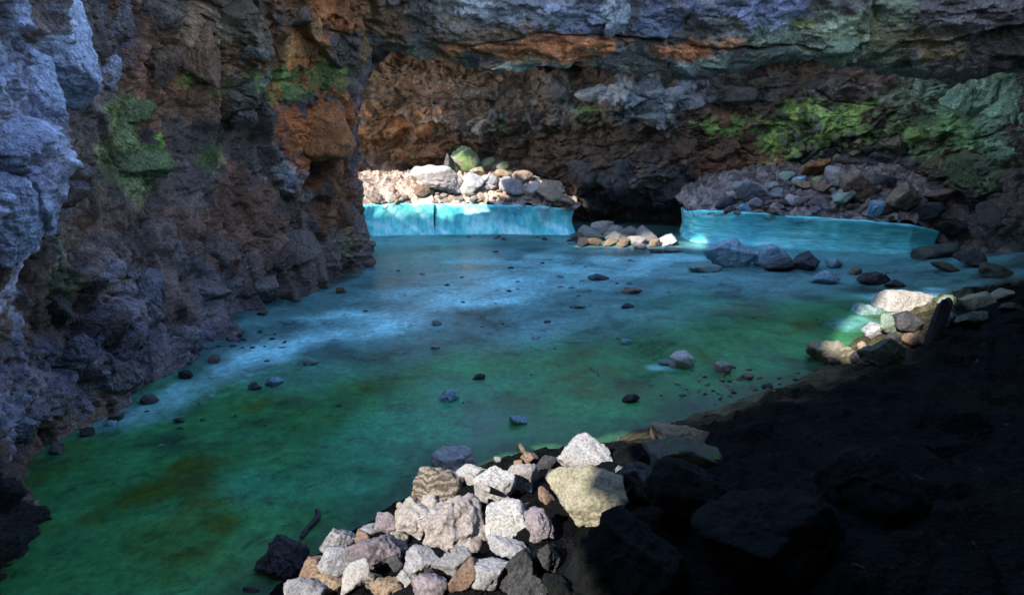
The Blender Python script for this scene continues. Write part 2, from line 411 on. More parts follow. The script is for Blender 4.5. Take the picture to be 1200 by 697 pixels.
LB = [
 (50, 150, 52, 200, (0.46, 0.47, 0.60), 0.95), (20, 260, 60, 100, (0.44, 0.45, 0.60), 0.95), (90, 60, 34, 110, (0.60, 0.60, 0.70), 0.95),
 (150, 60, 25, 80, (0.220, 0.210, 0.250), 0.8), (185, 80, 45, 80, (0.280, 0.117, 0.060), 0.9), (260, 120, 60, 60, (0.308, 0.153, 0.086), 0.8), (230, 60, 60, 60, (0.280, 0.128, 0.068), 0.9), (300, 90, 30, 40, (0.220, 0.230, 0.180), 0.7),
 (145, 150, 40, 25, (0.240, 0.260, 0.090), 0.9), (150, 195, 60, 40, (0.220, 0.240, 0.090), 0.85), (185, 185, 22, 22, (0.300, 0.460, 0.080), 0.95),
 (245, 180, 24, 24, (0.220, 0.280, 0.080), 0.8), (330, 40, 90, 60, (0.378, 0.158, 0.068), 0.8), (370, 50, 40, 50, (0.462, 0.204, 0.068), 0.8), (300, 30, 30, 35, (0.200, 0.220, 0.140), 0.6), (400, 20, 40, 30, (0.532, 0.163, 0.053), 0.8),
 (345, 105, 66, 18, (0.250, 0.330, 0.090), 0.9), (395, 90, 26, 32, (0.240, 0.330, 0.100), 0.9), (365, 160, 60, 55, (0.560, 0.163, 0.045), 0.95), (400, 220, 30, 60, (0.308, 0.112, 0.045), 0.9),
 (330, 210, 32, 25, (0.360, 0.310, 0.290), 0.8), (290, 240, 60, 40, (0.308, 0.133, 0.075), 0.8), (170, 350, 55, 50, (0.25, 0.22, 0.255), 0.8), (250, 330, 70, 60, (0.15, 0.125, 0.135), 0.8),
 (130, 260, 40, 50, (0.280, 0.173, 0.116), 0.7), (90, 330, 25, 60, (0.150, 0.160, 0.080), 0.7), (60, 430, 70, 60, (0.155, 0.15, 0.19), 0.8), (410, 300, 18, 30, (0.120, 0.130, 0.070), 0.7),
 (200, 430, 70, 45, (0.14, 0.13, 0.165), 0.7), (20, 515, 30, 30, (0.220, 0.230, 0.320), 0.7), (240, 270, 60, 30, (0.266, 0.133, 0.083), 0.7), (330, 270, 40, 40, (0.210, 0.112, 0.075), 0.7),
 (10, 620, 90, 90, (0.008, 0.008, 0.009), 1.0), (250, 20, 60, 30, (0.26, 0.17, 0.11), 0.7), (430, 40, 40, 40, (0.36, 0.18, 0.08), 0.8), (280, 180, 40, 30, (0.30, 0.15, 0.09), 0.7)]  # first blob paints the lower left corner's shade onto the wall foot
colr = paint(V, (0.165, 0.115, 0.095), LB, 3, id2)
colr *= (0.6 + 0.8 * _rv[id2, 1])[:, None] * (0.8 + 0.4 * _rv[id3, 0])[:, None]
V_left, F_left = V, F
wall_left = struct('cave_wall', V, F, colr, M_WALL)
bvh_left = bvh_of(V, F)
_wallcol[id(bvh_left)] = (V, colr)
# ------------------------------------------------------------------ wall at the back and round to the right
ZB = [-0.5, 0.3, 0.9, 1.6, 2.3, 2.75, 3.2, 3.7, 4.3, 5.8]
bc = [  # plan x, y, offsets towards the viewer at each height
 (-7.8, 18.9, [0, 0, 0, 0, 0, .1, .3, .3, .2, 0]),
 (-4.0, 18.9, [0, 0, 0, -.1, 0, .2, .3, .3, .1, 0]),
 (-2.0, 18.9, [0, 0, 0, -.1, .1, .4, .6, .5, .2, -.3]),
 (0.0, 18.9, [0, 0, 0, 0, .2, .7, .9, .9, .4, -.3]),
 (1.6, 18.6, [-.3, -.2, .2, .4, .5, .9, 1.0, 1.0, .5, -.3]),
 (2.7, 18.2, [-1.2, -.8, .5, .8, .6, .8, 1.0, .9, .5, -.2]),
 (3.8, 18.0, [-1.2, -.5, .5, .8, .6, .7, .9, .9, .5, -.2]),
 (5.2, 18.0, [0, 0, .2, .3, .4, .5, .7, .7, .4, -.2]),
 (7.2, 17.4, [0, 0, 0, 0, .2, .5, .5, .6, .5, 0]),
 (9.0, 16.3, [0, 0, 0, .1, .3, .4, .5, .6, .5, .2]),
 (10.3, 14.6, [0, 0, .1, .3, .4, .5, .6, .7, .7, .4]),
 (10.5, 13.0, [0.4, .5, .5, .5, .6, .7, .8, .9, .9, .6]),
 (10.4, 11.5, [0.5, .6, .6, .7, .8, .9, 1.0, 1.1, 1.1, 1]),
 (10.0, 9.0, [0, .2, .3, .5, .7, .9, 1.0, 1.1, 1.1, 1]),
 (9.5, 4.0, [0] * 10), (9.0, -7.5, [0] * 10)]
pc = np.array([(a, b) for a, b, _ in bc]); mid = np.array([2.0, 9.0])
ctrl = []
for i, z in enumerate(ZB):
    row = []
    for j, (x, y, off) in enumerate(bc):
        dv = mid - pc[j]; dv = dv / np.linalg.norm(dv)
        if x < 6: dv = np.array([0, -1.0])
        row.append((x + dv[0] * off[i], y + dv[1] * off[i], z))
    ctrl.append(row)
nr, nc = 280, 760
G = patch(ctrl, nr, nc); N = smooth_normals(normals(G, INS), 6)
V = G.reshape(-1, 3); Nn = N.reshape(-1, 3); F = grid_faces(nr, nc)
b1, id1, e1 = blocks(V + 20, 1.2, 1.4, 0.3, 0.07, (0.7, 1, 1.7))
b2, id2, e2 = blocks(V + 23, 0.5, 1.3, 0.2, 0.10, (0.9, 1, 1.4))
b3, id3, e3 = blocks(V + 29, 0.2, 1.2, 0.25, 0.14)
V = V + Nn * (0.25 * fbm(V * 0.6, 3) + 0.14 * b1 + 0.055 * b2 + 0.03 * b3 + 0.13 * ridged(V * 1.5, 5, 0.58) + 0.03 * fbm(V * 7, 3, 0.6)
  - 0.08 * sstep(0.05, 0.0, np.abs(fbm(V * np.array([0.6, 0.8, 1.1]) + 61, 5, 0.55))) - 0.05 * sstep(0.05, 0.0, np.abs(fbm(V * 1.9 + 77, 4, 0.55))))[:, None]
BB = [
 (480, 170, 66, 42, (0.25, 0.115, 0.048), 0.95), (450, 225, 28, 25, (0.36, 0.25, 0.18), 0.8), (580, 150, 70, 14, (0.20, 0.19, 0.17), 0.7), (600, 152, 20, 14, (0.20, 0.30, 0.20), 0.8),
 (500, 105, 90, 18, (0.17, 0.12, 0.09), 0.8), (640, 110, 60, 18, (0.20, 0.17, 0.14), 0.8), (705, 107, 30, 14, (0.36, 0.35, 0.34), 0.9), (785, 115, 45, 18, (0.38, 0.37, 0.37), 0.9), (765, 140, 40, 14, (0.32, 0.34, 0.31), 0.8),
 (690, 128, 18, 8, (0.16, 0.22, 0.10), 0.9), (850, 185, 70, 55, (0.19, 0.085, 0.042), 0.95), (640, 185, 60, 30, (0.15, 0.08, 0.045), 0.9), (720, 185, 90, 38, (0.12, 0.07, 0.042), 0.9), (745, 240, 60, 40, (0.075, 0.065, 0.062), 0.9),
 (940, 110, 80, 20, (0.13, 0.11, 0.09), 0.8), (950, 155, 66, 30, (0.30, 0.43, 0.11), 0.95), (1010, 185, 50, 16, (0.05, 0.052, 0.065), 0.9), (1090, 105, 40, 25, (0.24, 0.30, 0.20), 0.8),
 (1135, 115, 50, 50, (0.34, 0.46, 0.30), 0.95), (1120, 160, 44, 28, (0.28, 0.44, 0.17), 0.95), (1175, 110, 28, 66, (0.32, 0.44, 0.28), 0.9), (1140, 205, 40, 25, (0.13, 0.17, 0.08), 0.8),
 (1060, 225, 50, 25, (0.13, 0.09, 0.07), 0.8), (1130, 255, 60, 30, (0.07, 0.065, 0.06), 0.8), (1060, 150, 30, 20, (0.14, 0.15, 0.09), 0.7), (1040, 90, 60, 14, (0.12, 0.085, 0.06), 0.6)]
colr = paint(V, (0.13, 0.088, 0.064), BB, 8, id2)
colr *= (0.6 + 0.8 * _rv[id2, 1])[:, None] * (0.8 + 0.4 * _rv[id3, 0])[:, None]
wall_back = struct('cave_wall', V, F, colr, M_WALL)
bvh_back = bvh_of(V, F)
_wallcol[id(bvh_back)] = (V, colr)
# ------------------------------------------------------------------ ceiling: the brow over the back chamber
lip = [ # x, y, z of the brow's lowest edge
 (-8.2, 12.6, 4.6), (-4.4, 12.7, 4.45), (-3.2, 12.6, 4.25), (-2.3, 12.2, 4.08), (-1.3, 12.0, 3.86), (-0.3, 12.0, 3.76), (1.0, 12.0, 3.72),
 (2.3, 12.0, 3.66), (3.1, 11.9, 3.70), (4.2, 11.7, 3.90), (5.4, 11.5, 3.82), (6.6, 11.2, 3.66), (7.6, 11.2, 3.62), (8.6, 11.3, 3.6), (9.8, 11.6, 3.5), (12.0, 12.0, 3.5)]
sec = [(7.6, 1.25), (5.0, 1.0), (3.0, 0.75), (1.6, 0.6), (0.7, 0.35), (0.12, 0.02), (-0.14, 0.06), (-0.34, 0.42), (-0.52, 0.85), (-0.66, 1.35), (-0.7, 1.75)]
ctrl = [[(x, y + dy, z + dz) for (x, y, z) in lip] for (dy, dz) in sec]
nr, nc = 300, 620
G = patch(ctrl, nr, nc); N = smooth_normals(normals(G, (2.0, 8.0, 1.0)), 6)
V = G.reshape(-1, 3); Nn = N.reshape(-1, 3); F = grid_faces(nr, nc)
V0 = V.copy()
b1, id1, e1 = blocks(V + 40, 1.5, 1.5, 0.25, 0.06, (0.6, 1, 1.4))
b2, id2, e2 = blocks(V + 43, 0.5, 1.4, 0.12, 0.10, (0.6, 1, 1.6))
b3, id3, e3 = blocks(V + 49, 0.15, 1.0, 0.2, 0.15, (0.8, 1, 1.3))
V = V + Nn * (0.16 * fbm(V * 0.7, 3) + 0.12 * b1 + 0.04 * b2 + 0.015 * b3 + 0.12 * ridged(V * np.array([1.2, 1.6, 2.2]), 5, 0.58) + 0.02 * fbm(V * 8, 3, 0.6))[:, None]
CB = [
 (440, 15, 60, 25, (0.38, 0.19, 0.10), 0.8), (520, 25, 70, 25, (0.35, 0.29, 0.26), 0.8), (610, 15, 60, 20, (0.48, 0.46, 0.48), 0.8), (560, 45, 60, 16, (0.41, 0.23, 0.13), 0.8),
 (520, 62, 60, 12, (0.29, 0.25, 0.17), 0.8), (660, 62, 80, 14, (0.52, 0.25, 0.10), 0.9), (690, 50, 70, 9, (0.70, 0.25, 0.10), 0.9), (780, 58, 40, 8, (0.70, 0.26, 0.12), 0.9), (650, 80, 70, 8, (0.48, 0.41, 0.29), 0.8),
 (700, 28, 40, 20, (0.35, 0.35, 0.46), 0.8), (722, 25, 16, 30, (0.75, 0.75, 0.75), 0.9), (770, 22, 35, 25, (0.20, 0.21, 0.28), 0.9), (850, 10, 60, 12, (0.14, 0.14, 0.19), 0.8), (900, 22, 40, 20, (0.32, 0.33, 0.48), 0.7),
 (840, 72, 40, 12, (0.43, 0.45, 0.36), 0.8), (830, 50, 30, 8, (0.52, 0.23, 0.10), 0.7), (910, 50, 50, 18, (0.29, 0.33, 0.22), 0.8), (980, 45, 40, 25, (0.32, 0.33, 0.22), 0.8), (1040, 40, 50, 28, (0.39, 0.43, 0.25), 0.9),
 (1090, 45, 35, 20, (0.46, 0.32, 0.16), 0.8), (1120, 60, 30, 14, (0.49, 0.32, 0.14), 0.7), (1140, 35, 25, 15, (0.38, 0.35, 0.30), 0.6), (940, 30, 12, 6, (0.38, 0.36, 0.13), 0.8), (460, 80, 40, 14, (0.19, 0.25, 0.16), 0.7),
 (600, 60, 60, 9, (0.62, 0.22, 0.08), 0.9), (690, 56, 70, 12, (0.72, 0.24, 0.09), 0.95), (790, 62, 50, 9, (0.72, 0.25, 0.10), 0.95), (850, 52, 30, 7, (0.6, 0.24, 0.1), 0.8), (440, 30, 50, 30, (0.42, 0.20, 0.10), 0.8)]
colr = paint(V, (0.20, 0.165, 0.14), CB, 14, id2)
colr *= (0.6 + 0.8 * _rv[id2, 1])[:, None] * (0.8 + 0.4 * _rv[id3, 0])[:, None]
# opening added unseen behind the brow to bring daylight into the back chamber
def floor_trace(V, z):
    return V + SUN[None, :] * ((V[:, 2] - z) / -SUN[2])[:, None]
fc = V0[F].mean(1); fn = fbm(fc * 1.3, 3) * 0.3
hole = (fc[:, 0] > -7.4 + fn) & (fc[:, 0] < 8.3 + fn) & (fc[:, 1] > 12.45 + 0.3 * fn) & (fc[:, 1] < np.interp(fc[:, 0], [2.0, 3.2, 8.3], [16.1, 15.9, 15.6]) + fn) & (fc[:, 2] > 3.9)
hole |= (fc[:, 0] < -3.9 + fn) & (fc[:, 1] < 17.0)
F = F[~hole]
ceiling = struct('cave_ceiling', V, F, colr, M_WALL)
bvh_ceil = bvh_of(V, F)
_wallcol[id(bvh_ceil)] = (V, colr)
# ------------------------------------------------------------------ ceiling over the near part (out of the frame), holes added to aim the sun at the rocks
def in_poly(x, y, poly):
    ins = np.zeros(len(x), bool); n = len(poly)
    for i in range(n):
        x0, y0 = poly[i]; x1, y1 = poly[(i + 1) % n]
        c = ((y0 > y) != (y1 > y)) & (x < (x1 - x0) * (y - y0) / (y1 - y0 + 1e-12) + x0)
        ins ^= c
    return ins
PILE_LIT = [(-1.9, 2.3), (-1.75, 3.2), (-1.4, 3.95), (-0.98, 4.55), (-0.3, 5.15), (0.15, 5.3), (0.85, 5.45), (1.4, 5.4), (1.25, 5.0), (1.02, 4.3), (0.75, 2.3)]
BOULD_LIT = [(3.6, 7.35), (4.3, 8.6), (5.2, 9.6), (6.2, 10.3), (6.8, 10.2), (6.2, 9.0), (5.2, 7.9), (4.2, 7.0)]
ys = [-7.5, -5, -2.5, 0, 1.5, 3, 4.0, 4.6, 4.8]
zs = [4.6, 4.6, 4.5, 4.4, 4.35, 4.3, 4.3, 4.4, 4.9]
ctrl = [[(x, ys[i] - (2.7 * (1 - float(sstep(2.0, 5.5, x))) * min(1, (i - 3) / 2) if i > 3 else 0), zs[i]) for x in np.linspace(-7.5, 11.5, 12)] for i in range(len(ys))]
nr, nc = 200, 280
G = patch(ctrl, nr, nc); N = smooth_normals(normals(G, (0, 0, 1.0)), 4)
V = G.reshape(-1, 3); Nn = N.reshape(-1, 3); F = grid_faces(nr, nc); V0 = V.copy()
b2, id2, e2 = blocks(V + 63, 0.9, 1.0, 0.4, 0.12)
V = V + Nn * (0.12 * fbm(V * 0.7, 3) + 0.10 * b2)[:, None]
V[:, 2] = np.maximum(V[:, 2], 3.18 + 0.148 * V[:, 1])
fc = V0[F].mean(1); fn = fbm(fc * 1.7, 3) * 0.12
hole = np.zeros(len(F), bool)
for poly, z in ((PILE_LIT, 0.35), (BOULD_LIT, 0.45)):
    tr = floor_trace(fc, z)
    hole |= in_poly(tr[:, 0] + fn, tr[:, 1] + fn, poly) & (fc[:, 1] < 4.5)
F2 = F[~hole]
# added shaft walls run up along the sun and keep other sky out
ed = {}
for f in F[hole].tolist():
    for a, b in zip(f, f[1:] + f[:1]):
        k = (min(a, b), max(a, b)); ed[k] = ed.get(k, 0) + 1
rim = [k for k, n_ in ed.items() if n_ == 1]
rv = sorted({v for k in rim for v in k}); ix = {v: len(V) + i for i, v in enumerate(rv)}
top = V[rv] - SUN[None, :] * 2.6
V = np.concatenate([V, top]); F2 = np.concatenate([F2, np.array([[a, b, ix[b], ix[a]] for a, b in rim])])
struct('cave_ceiling', V, F2, np.tile([0.10, 0.09, 0.085], (len(V), 1)), M_WALL)
# unseen roof over the right-hand side, cut to keep the right bank dark
ctrl = [[(x, y, 5.15 + 0.1 * math.sin(x * 2 + y)) for x in np.linspace(5.0, 12.0, 6)] for y in np.linspace(4.3, 12.5, 6)]
G = patch(ctrl, 90, 110); V = G.reshape(-1, 3)
b2, id2, e2 = blocks(V + 73, 0.9, 1.0, 0.4, 0.12)
V = V - np.array([0, 0, 1.0]) * (0.10 * b2 + 0.1 * fbm(V, 3))[:, None]
V[:, 0] += 0.3 * fbm(V * 0.9 + 4, 3) * sstep(6.4, 5.0, V[:, 0])
F = grid_faces(90, 110); fc = V[F].mean(1)
F = F[((fc[:, 1] < 8.4) & (fc[:, 0] > 5.6)) | (fc[:, 0] > 8.2)]
struct('cave_ceiling', V, F, np.tile([0.10, 0.09, 0.085], (len(V), 1)), M_WALL)
# cliff added out of view towards the sun; its cut-outs shape the sunlit pools
hd = np.array([math.sin(AZ), math.cos(AZ)]); sd = np.array([hd[1], -hd[0]])
cc0 = np.array([1.0, 10.0]) - hd * 13.0
uu, zz = np.meshgrid(np.linspace(-12, 12, 300), np.linspace(4.9, 22.0, 210))
V = np.stack([cc0[0] + sd[0] * uu.ravel(), cc0[1] + sd[1] * uu.ravel(), zz.ravel()], 1)
V0 = V.copy()
RUB_LIT = [(-5.6, 16.0), (-5.0, 19.5), (0.2, 18.6), (1.7, 17.9), (1.4, 17.2), (0.6, 16.7), (-0.6, 16.3)]
HEAP_LIT = [(0.2, 14.3), (0.8, 14.0), (3.6, 13.8), (3.8, 14.65), (0.6, 14.8)]
F = grid_faces(210, 300); fc = V0[F].mean(1); fn = fbm(fc * 1.5, 4, 0.6) * 0.15
hole = np.zeros(len(F), bool)
for poly, z in ((PILE_LIT, 0.35), (BOULD_LIT, 0.45), (RUB_LIT, 0.95), (HEAP_LIT, 0.95)):
    tr = floor_trace(fc, z)
    hole |= in_poly(tr[:, 0] + fn, tr[:, 1] + fn, poly)
struct('sun_blocker', V, F[~hole], np.tile([0.13, 0.12, 0.11], (len(V), 1)), M_WALL)
# wall closing the cave behind the viewer
ctrl = [[(x, -7.2 - 0.3 * math.sin(x), z) for x in np.linspace(-7.5, 11, 8)] for z in (-0.5, 2, 4, 6)]
G = patch(ctrl, 60, 150); V = G.reshape(-1, 3)
b2, id2, e2 = blocks(V + 83, 0.9, 1.0, 0.4, 0.12)
V = V + np.array([0, 1.0, 0]) * (0.15 * b2)[:, None]
struct('cave_wall', V, grid_faces(60, 150), np.tile([0.10, 0.09, 0.085], (len(V), 1)), M_WALL)
# ------------------------------------------------------------------ ground: the rocky bank the viewer stands on
SHORE = np.array([(-2.6, -1.0), (-2.2, 1.5), (-1.95, 3.0), (-1.75, 3.5), (-1.27, 4.33), (-.80, 4.9), (0, 5.45), (.82, 5.8), (1.8, 6.3), (3.0, 7.0), (3.9, 7.7), (5.0, 9.0), (6.9, 10.6), (9.5, 11.8), (12, 12.5)])
def shore_dist(x, y):
    best = np.full(x.shape, 1e9); sg = np.ones(x.shape)
    for (x0, y0), (x1, y1) in zip(SHORE[:-1], SHORE[1:]):
        dx, dy = x1 - x0, y1 - y0
        t = np.clip(((x - x0) * dx + (y - y0) * dy) / (dx * dx + dy * dy), 0, 1)
        d = np.hypot(x - x0 - t * dx, y - y0 - t * dy)
        s = np.sign(dx * (y - y0) - dy * (x - x0)) * -1      # right of the line = bank
        m = d < best
        best = np.where(m, d, best); sg = np.where(m, s, sg)
    return best * sg
nx, ny = 330, 400
gx, gy = np.meshgrid(np.linspace(-3.2, 11.5, nx), np.linspace(-7.5, 13.5, ny))
x, y = gx.ravel(), gy.ravel()
d = shore_dist(x, y)
z = np.where(d > 0, -0.02 + 1.55 * (1 - np.exp(-d * 0.36)), -0.02 + d * 0.35)
z = np.maximum(z, -0.6)
V = np.stack([x, y, z], 1)
b2, _, _ = blocks(V + 103, 0.55, 0.8, 0.4, 0.15); b3, i3, _ = blocks(V + 109, 0.16, 1.0, 0.5, 0.2, (1, 1, 1))
V[:, 2] += (0.10 * b2 + 0.04 * b3 + 0.03 * fbm(V * 6, 3) + 0.10 * fbm(V * 0.8, 3)) * sstep(-0.3, 0.5, d)
gcol = np.tile(np.array([0.004, 0.004, 0.0045]), (len(V), 1))  # near-black tone paints in the shade of the bank
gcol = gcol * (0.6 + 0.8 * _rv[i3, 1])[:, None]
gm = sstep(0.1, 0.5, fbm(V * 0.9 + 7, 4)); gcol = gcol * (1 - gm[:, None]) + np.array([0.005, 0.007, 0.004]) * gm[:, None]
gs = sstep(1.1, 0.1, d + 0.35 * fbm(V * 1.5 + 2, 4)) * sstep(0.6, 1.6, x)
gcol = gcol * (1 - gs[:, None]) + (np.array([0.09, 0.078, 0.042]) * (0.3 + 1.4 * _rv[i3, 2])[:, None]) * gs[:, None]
F = grid_faces(ny, nx)
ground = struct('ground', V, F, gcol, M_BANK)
bvh_ground = bvh_of(V, F)
# ------------------------------------------------------------------ frozen lake
nx, ny = 420, 480
gx, gy = np.meshgrid(np.linspace(-7.0, 11.5, nx), np.linspace(-7.5, 20.0, ny))
x, y = gx.ravel(), gy.ravel()
V = np.stack([x, y, np.zeros_like(x)], 1)
ramp_r = sstep(6.3, 10.0, x) * sstep(8.5, 11.0, y) * sstep(14.5, 12.0, y)
V[:, 2] = 0.014 * fbm(V * 0.35 + 3, 3) + 0.002 * fbm(V * 2.2, 4) + 0.45 * ramp_r + 0.10 * sstep(-3.2, -4.4, x) * sstep(6, 9, y)
U = V.copy(); U[:, 2] = 0
rot = np.stack([U[:, 0] * 0.92 + U[:, 1] * 0.38, (-U[:, 0] * 0.38 + U[:, 1] * 0.92) * 1.15, U[:, 2]], 1)
n1 = fbm(rot * 0.33 + 5, 5, 0.55); n2 = fbm(rot * 0.9 + 11, 5, 0.6)
green = np.array([0.026, 0.150, 0.048]); olive = np.array([0.036, 0.072, 0.008]); blue = np.array([0.085, 0.205, 0.205]); teal = np.array([0.035, 0.21, 0.13]); pale = np.array([0.26, 0.58, 0.62]); dark = np.array([0.012, 0.030, 0.028])
def lerp(a, b, f): return a * (1 - f[:, None]) + b * f[:, None]
# the border between algae green and clear blue ice runs obliquely across the lake
s = (x + 3.7) * -0.30 + (y - 6.6) * 0.95
s = np.where(x > 0.5, s - np.minimum(x - 0.5, 3.0) * 0.22 + np.clip(x - 5.0, 0, 9) * 0.3, s)
fb = sstep(-0.3, 1.8, s + n1 * 1.2)
c = lerp(np.tile(green, (len(V), 1)), olive[None, :], sstep(0.0, 0.55, n2))
c = lerp(c, teal[None, :], 0.6 * sstep(0.0, -0.45, n1))
c = lerp(c, blue[None, :], fb)
c = lerp(c, dark[None, :], 0.7 * sstep(0.15, 0.6, fbm(rot * 0.6 + 31, 5, 0.6)) )
# pale streaks, then darkened ones
def streak(x0, y0, x1, y1, wdt, st):
    global c
    dx, dy = x1 - x0, y1 - y0
    t = np.clip(((x - x0) * dx + (y - y0) * dy) / (dx * dx + dy * dy), 0, 1)
    dd = np.hypot(x - x0 - t * dx, y - y0 - t * dy) / wdt
    f = sstep(1.0, 0.0, dd + n2 * 0.8) * st
    c = lerp(c, pale[None, :], f)
streak(-4.0, 6.2, -3.2, 7.8, 0.55, 0.55); streak(-3.4, 7.7, -2.2, 9.3, 0.6, 1.0); streak(-2.2, 9.3, -0.3, 11.3, 1.0, 0.85); streak(-0.3, 11.3, 2.6, 13.2, 1.5, 0.5); streak(-1.8, 10.8, 0.5, 13.2, 1.2, 0.35); streak(-1.0, 13.4, 3.8, 13.9, 0.6, 0.35)
pale_, pale = pale, np.array([0.018, 0.036, 0.034])
streak(-3.3, 14.2, 0.8, 15.6, 0.9, 0.75); streak(-4.2, 9.2, -3.2, 12.6, 0.5, 0.7); streak(-4.0, 7.6, -3.7, 8.8, 0.5, 0.5); streak(1.5, 17.5, 4.2, 17.5, 1.6, 1.0); streak(-1.5, 16.4, 1.5, 16.3, 0.4, 0.9)  # darkened ice; the strip between the ledges paints in the gap's shade
pale = pale_
streak(6.2, 10.7, 9.4, 11.3, 0.45, 0.9); streak(4.7, 9.2, 5.2, 9.5, 0.3, 0.35); streak(1.75, 7.6, 1.95, 7.6, 0.14, 0.5)
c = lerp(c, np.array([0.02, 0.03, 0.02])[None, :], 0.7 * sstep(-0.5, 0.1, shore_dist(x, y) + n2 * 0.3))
F = grid_faces(ny, nx)
M_ICE = ice_floor_material()
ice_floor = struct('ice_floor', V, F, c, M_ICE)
bvh_ice = bvh_of(V, F)
# ------------------------------------------------------------------ rocks
_ico = {}
def ico(sub):
    if sub not in _ico:
        bm = bmesh.new(); bmesh.ops.create_icosphere(bm, subdivisions=sub, radius=1.0)
        bm.verts.ensure_lookup_table()
        _ico[sub] = (np.array([v.co[:] for v in bm.verts]), np.array([[v.index for v in f.verts] for f in bm.faces]))
        bm.free()
    return _ico[sub]
def rock_mesh(name, seed, dims, sub=4, planes=12, rough=1.0, mat=None, sharp=70.0, lump=0.0):
    r = np.random.default_rng(seed)
    D, F = ico(sub)
    n = r.normal(size=(planes, 3)); n /= np.linalg.norm(n, axis=1)[:, None]
    n = np.concatenate([n, -n[: planes // 3]])
    h = r.uniform(0.55, 0.95, len(n))
    dot = D @ n.T
    q = np.where(dot > 0.08, h[None, :] / np.maximum(dot, 0.08), 4.0)
    q = np.concatenate([q, np.full((len(D), 1), 1.35)], 1)
    rad = -np.log(np.exp(-sharp * (q - 0.3)).sum(1)) / sharp + 0.3
    V = D * rad[:, None]
    V /= np.abs(V).max(0)[None, :]
    S = np.array(dims) / 2.0
    V = V * S
    m = float(np.mean(S)); off = r.uniform(-50, 50, 3)
    nn = D / S; nn /= np.linalg.norm(nn, axis=1)[:, None]
    Q = V / m
    amp = rough * m
    dsp = 0.05 * fbm(Q * 1.3 + off, 3) + 0.035 * fbm(Q * 5 + off, 3, 0.6)
    dsp += 0.045 * ridged(Q * 3.0 + off, 4, 0.6)
    if lump: dsp += 0.55 * lump * ridged(Q * 1.3 + off, 4, 0.6)
    if sub >= 4:
        b, _, e = blocks(Q + off, 0.55, 0.7, 0.45, 0.16, (1, 1, 1)); dsp += 0.055 * b
    V = V + nn * (amp * dsp)[:, None]
    me = mesh_np(name, V, F)
    if mat is not None: me.materials.append(mat)
    return me
def tag(o, label, cat, group=None):
    o['label'] = label; o['category'] = cat
    if group: o['group'] = group
    return o
_seed = [100]
def rock_at(name, px, py, wd, ht, target, mat, label=None, cat='rock', group=None, sub=None, sink=0.30, tilt=0.0, planes=12, lump=0.0, rough=1.0, deep=0.9, drop=0.30, parent=None, yaw=None, embed=None):
    """a stone whose outline is about wd x ht pixels round (px, py), resting where the ray through its foot meets the target"""
    _seed[0] += 1
    if embed is None:
        h = cast(target, px, py + drop * ht)
    else:
        h = cast(target, px, py)
    if h is None: return None
    p, nr_, dep = h
    k = dep / FPX
    W, H = wd * k, ht * k
    T = deep * (W + H) / 2
    if sub is None:
        sub = 5 if wd * ht > 1500 else (4 if max(wd, ht) > 15 else 3)
    me = rock_mesh(name, _seed[0], (W * 1.04, T, H * 1.0), sub, planes, rough, M[mat], lump=lump)
    if embed is not None:
        wc = wall_colour(target, p, 0.2)
        tone = np.array(TONE[mat])
        at = me.attributes.new('Col', 'FLOAT_COLOR', 'POINT')
        cc = np.ones((len(me.vertices), 4), np.float32); cc[:, :3] = 0.45 * wc + 0.55 * tone
        at.data.foreach_set('color', cc.ravel()); me.materials.clear(); me.materials.append(M_WALL)
    o = link(name, me)
    if embed is None:
        o.location = (p[0], p[1], p[2] + H * sink)
        rz = random.uniform(-0.25, 0.25) if yaw is None else yaw
        o.rotation_euler = (random.uniform(-0.12, 0.12), math.radians(tilt), rz)
    else:
        dv = ray(px, py); dv = dv / np.linalg.norm(dv)
        c0 = p + dv * T * embed
        o.location = c0
        o.rotation_euler = (random.uniform(-0.1, 0.1), math.radians(tilt), -math.atan2(dv[0], dv[1]))
    if parent is not None:
        o.parent = parent
    if label:
        tag(o, label, cat, group)
    return o
# ---------------------------------------------------------------- ledges of clear ice at the back
M_ICEV = ice_ledge_material('ledge_ice_streaked', True); M_ICEH = ice_ledge_material('ledge_ice_layered', False)
def resample(path, n):
    P = np.array(path, float)
    sdist = np.concatenate([[0], np.cumsum(np.hypot(*np.diff(P, axis=0).T))])
    t = np.linspace(0, sdist[-1], n)
    return np.stack([np.interp(t, sdist, P[:, i]) for i in range(P.shape[1])], 1)
def ice_panel(name, path, zt, depth, mat, parent, seed, concave=0.07, n=240, mv=60):
    """path: front foot line in plan (x, y, top height); face hollowed, top runs back"""
    P = resample(path, n)
    tn = np.gradient(P[:, :2], axis=0); tn /= np.linalg.norm(tn, axis=1)[:, None]
    outw = np.stack([tn[:, 1], -tn[:, 0]], 1)
    rows = []
    for i in range(mv):
        f = i / (mv - 1)
        bulge = -concave * math.sin(math.pi * min(1, f * 1.05)) + 0.10 * (1 - f) ** 3
        z = -0.12 + (P[:, 2] + 0.12) * f
        rows.append(np.column_stack([P[:, 0] + outw[:, 0] * bulge, P[:, 1] + outw[:, 1] * bulge, z]))
    for j, bk in enumerate((0.06, 0.3, depth)):
        rows.append(np.column_stack([P[:, 0] - outw[:, 0] * bk, P[:, 1] - outw[:, 1] * bk, P[:, 2] + 0.01 * (j == 0) - 0.05 * (j == 2)]))
    G = np.stack(rows); V = G.reshape(-1, 3)
    Q = V.copy() + seed
    dsp = 0.07 * fbm(Q * np.array([1.1, 1.1, 0.8]), 4) + 0.015 * fbm(Q * 7, 3)
    ow = np.tile(np.column_stack([outw, np.zeros(n)])[None], (len(rows), 1, 1)).reshape(-1, 3)
    V = V + ow * dsp[:, None]
    V[:, 2] += 0.03 * fbm(Q * 1.6 + 9, 3) * (V[:, 2] > 0.5)
    return link(name, mesh_np(name, V, grid_faces(len(rows), n)), mat, parent)
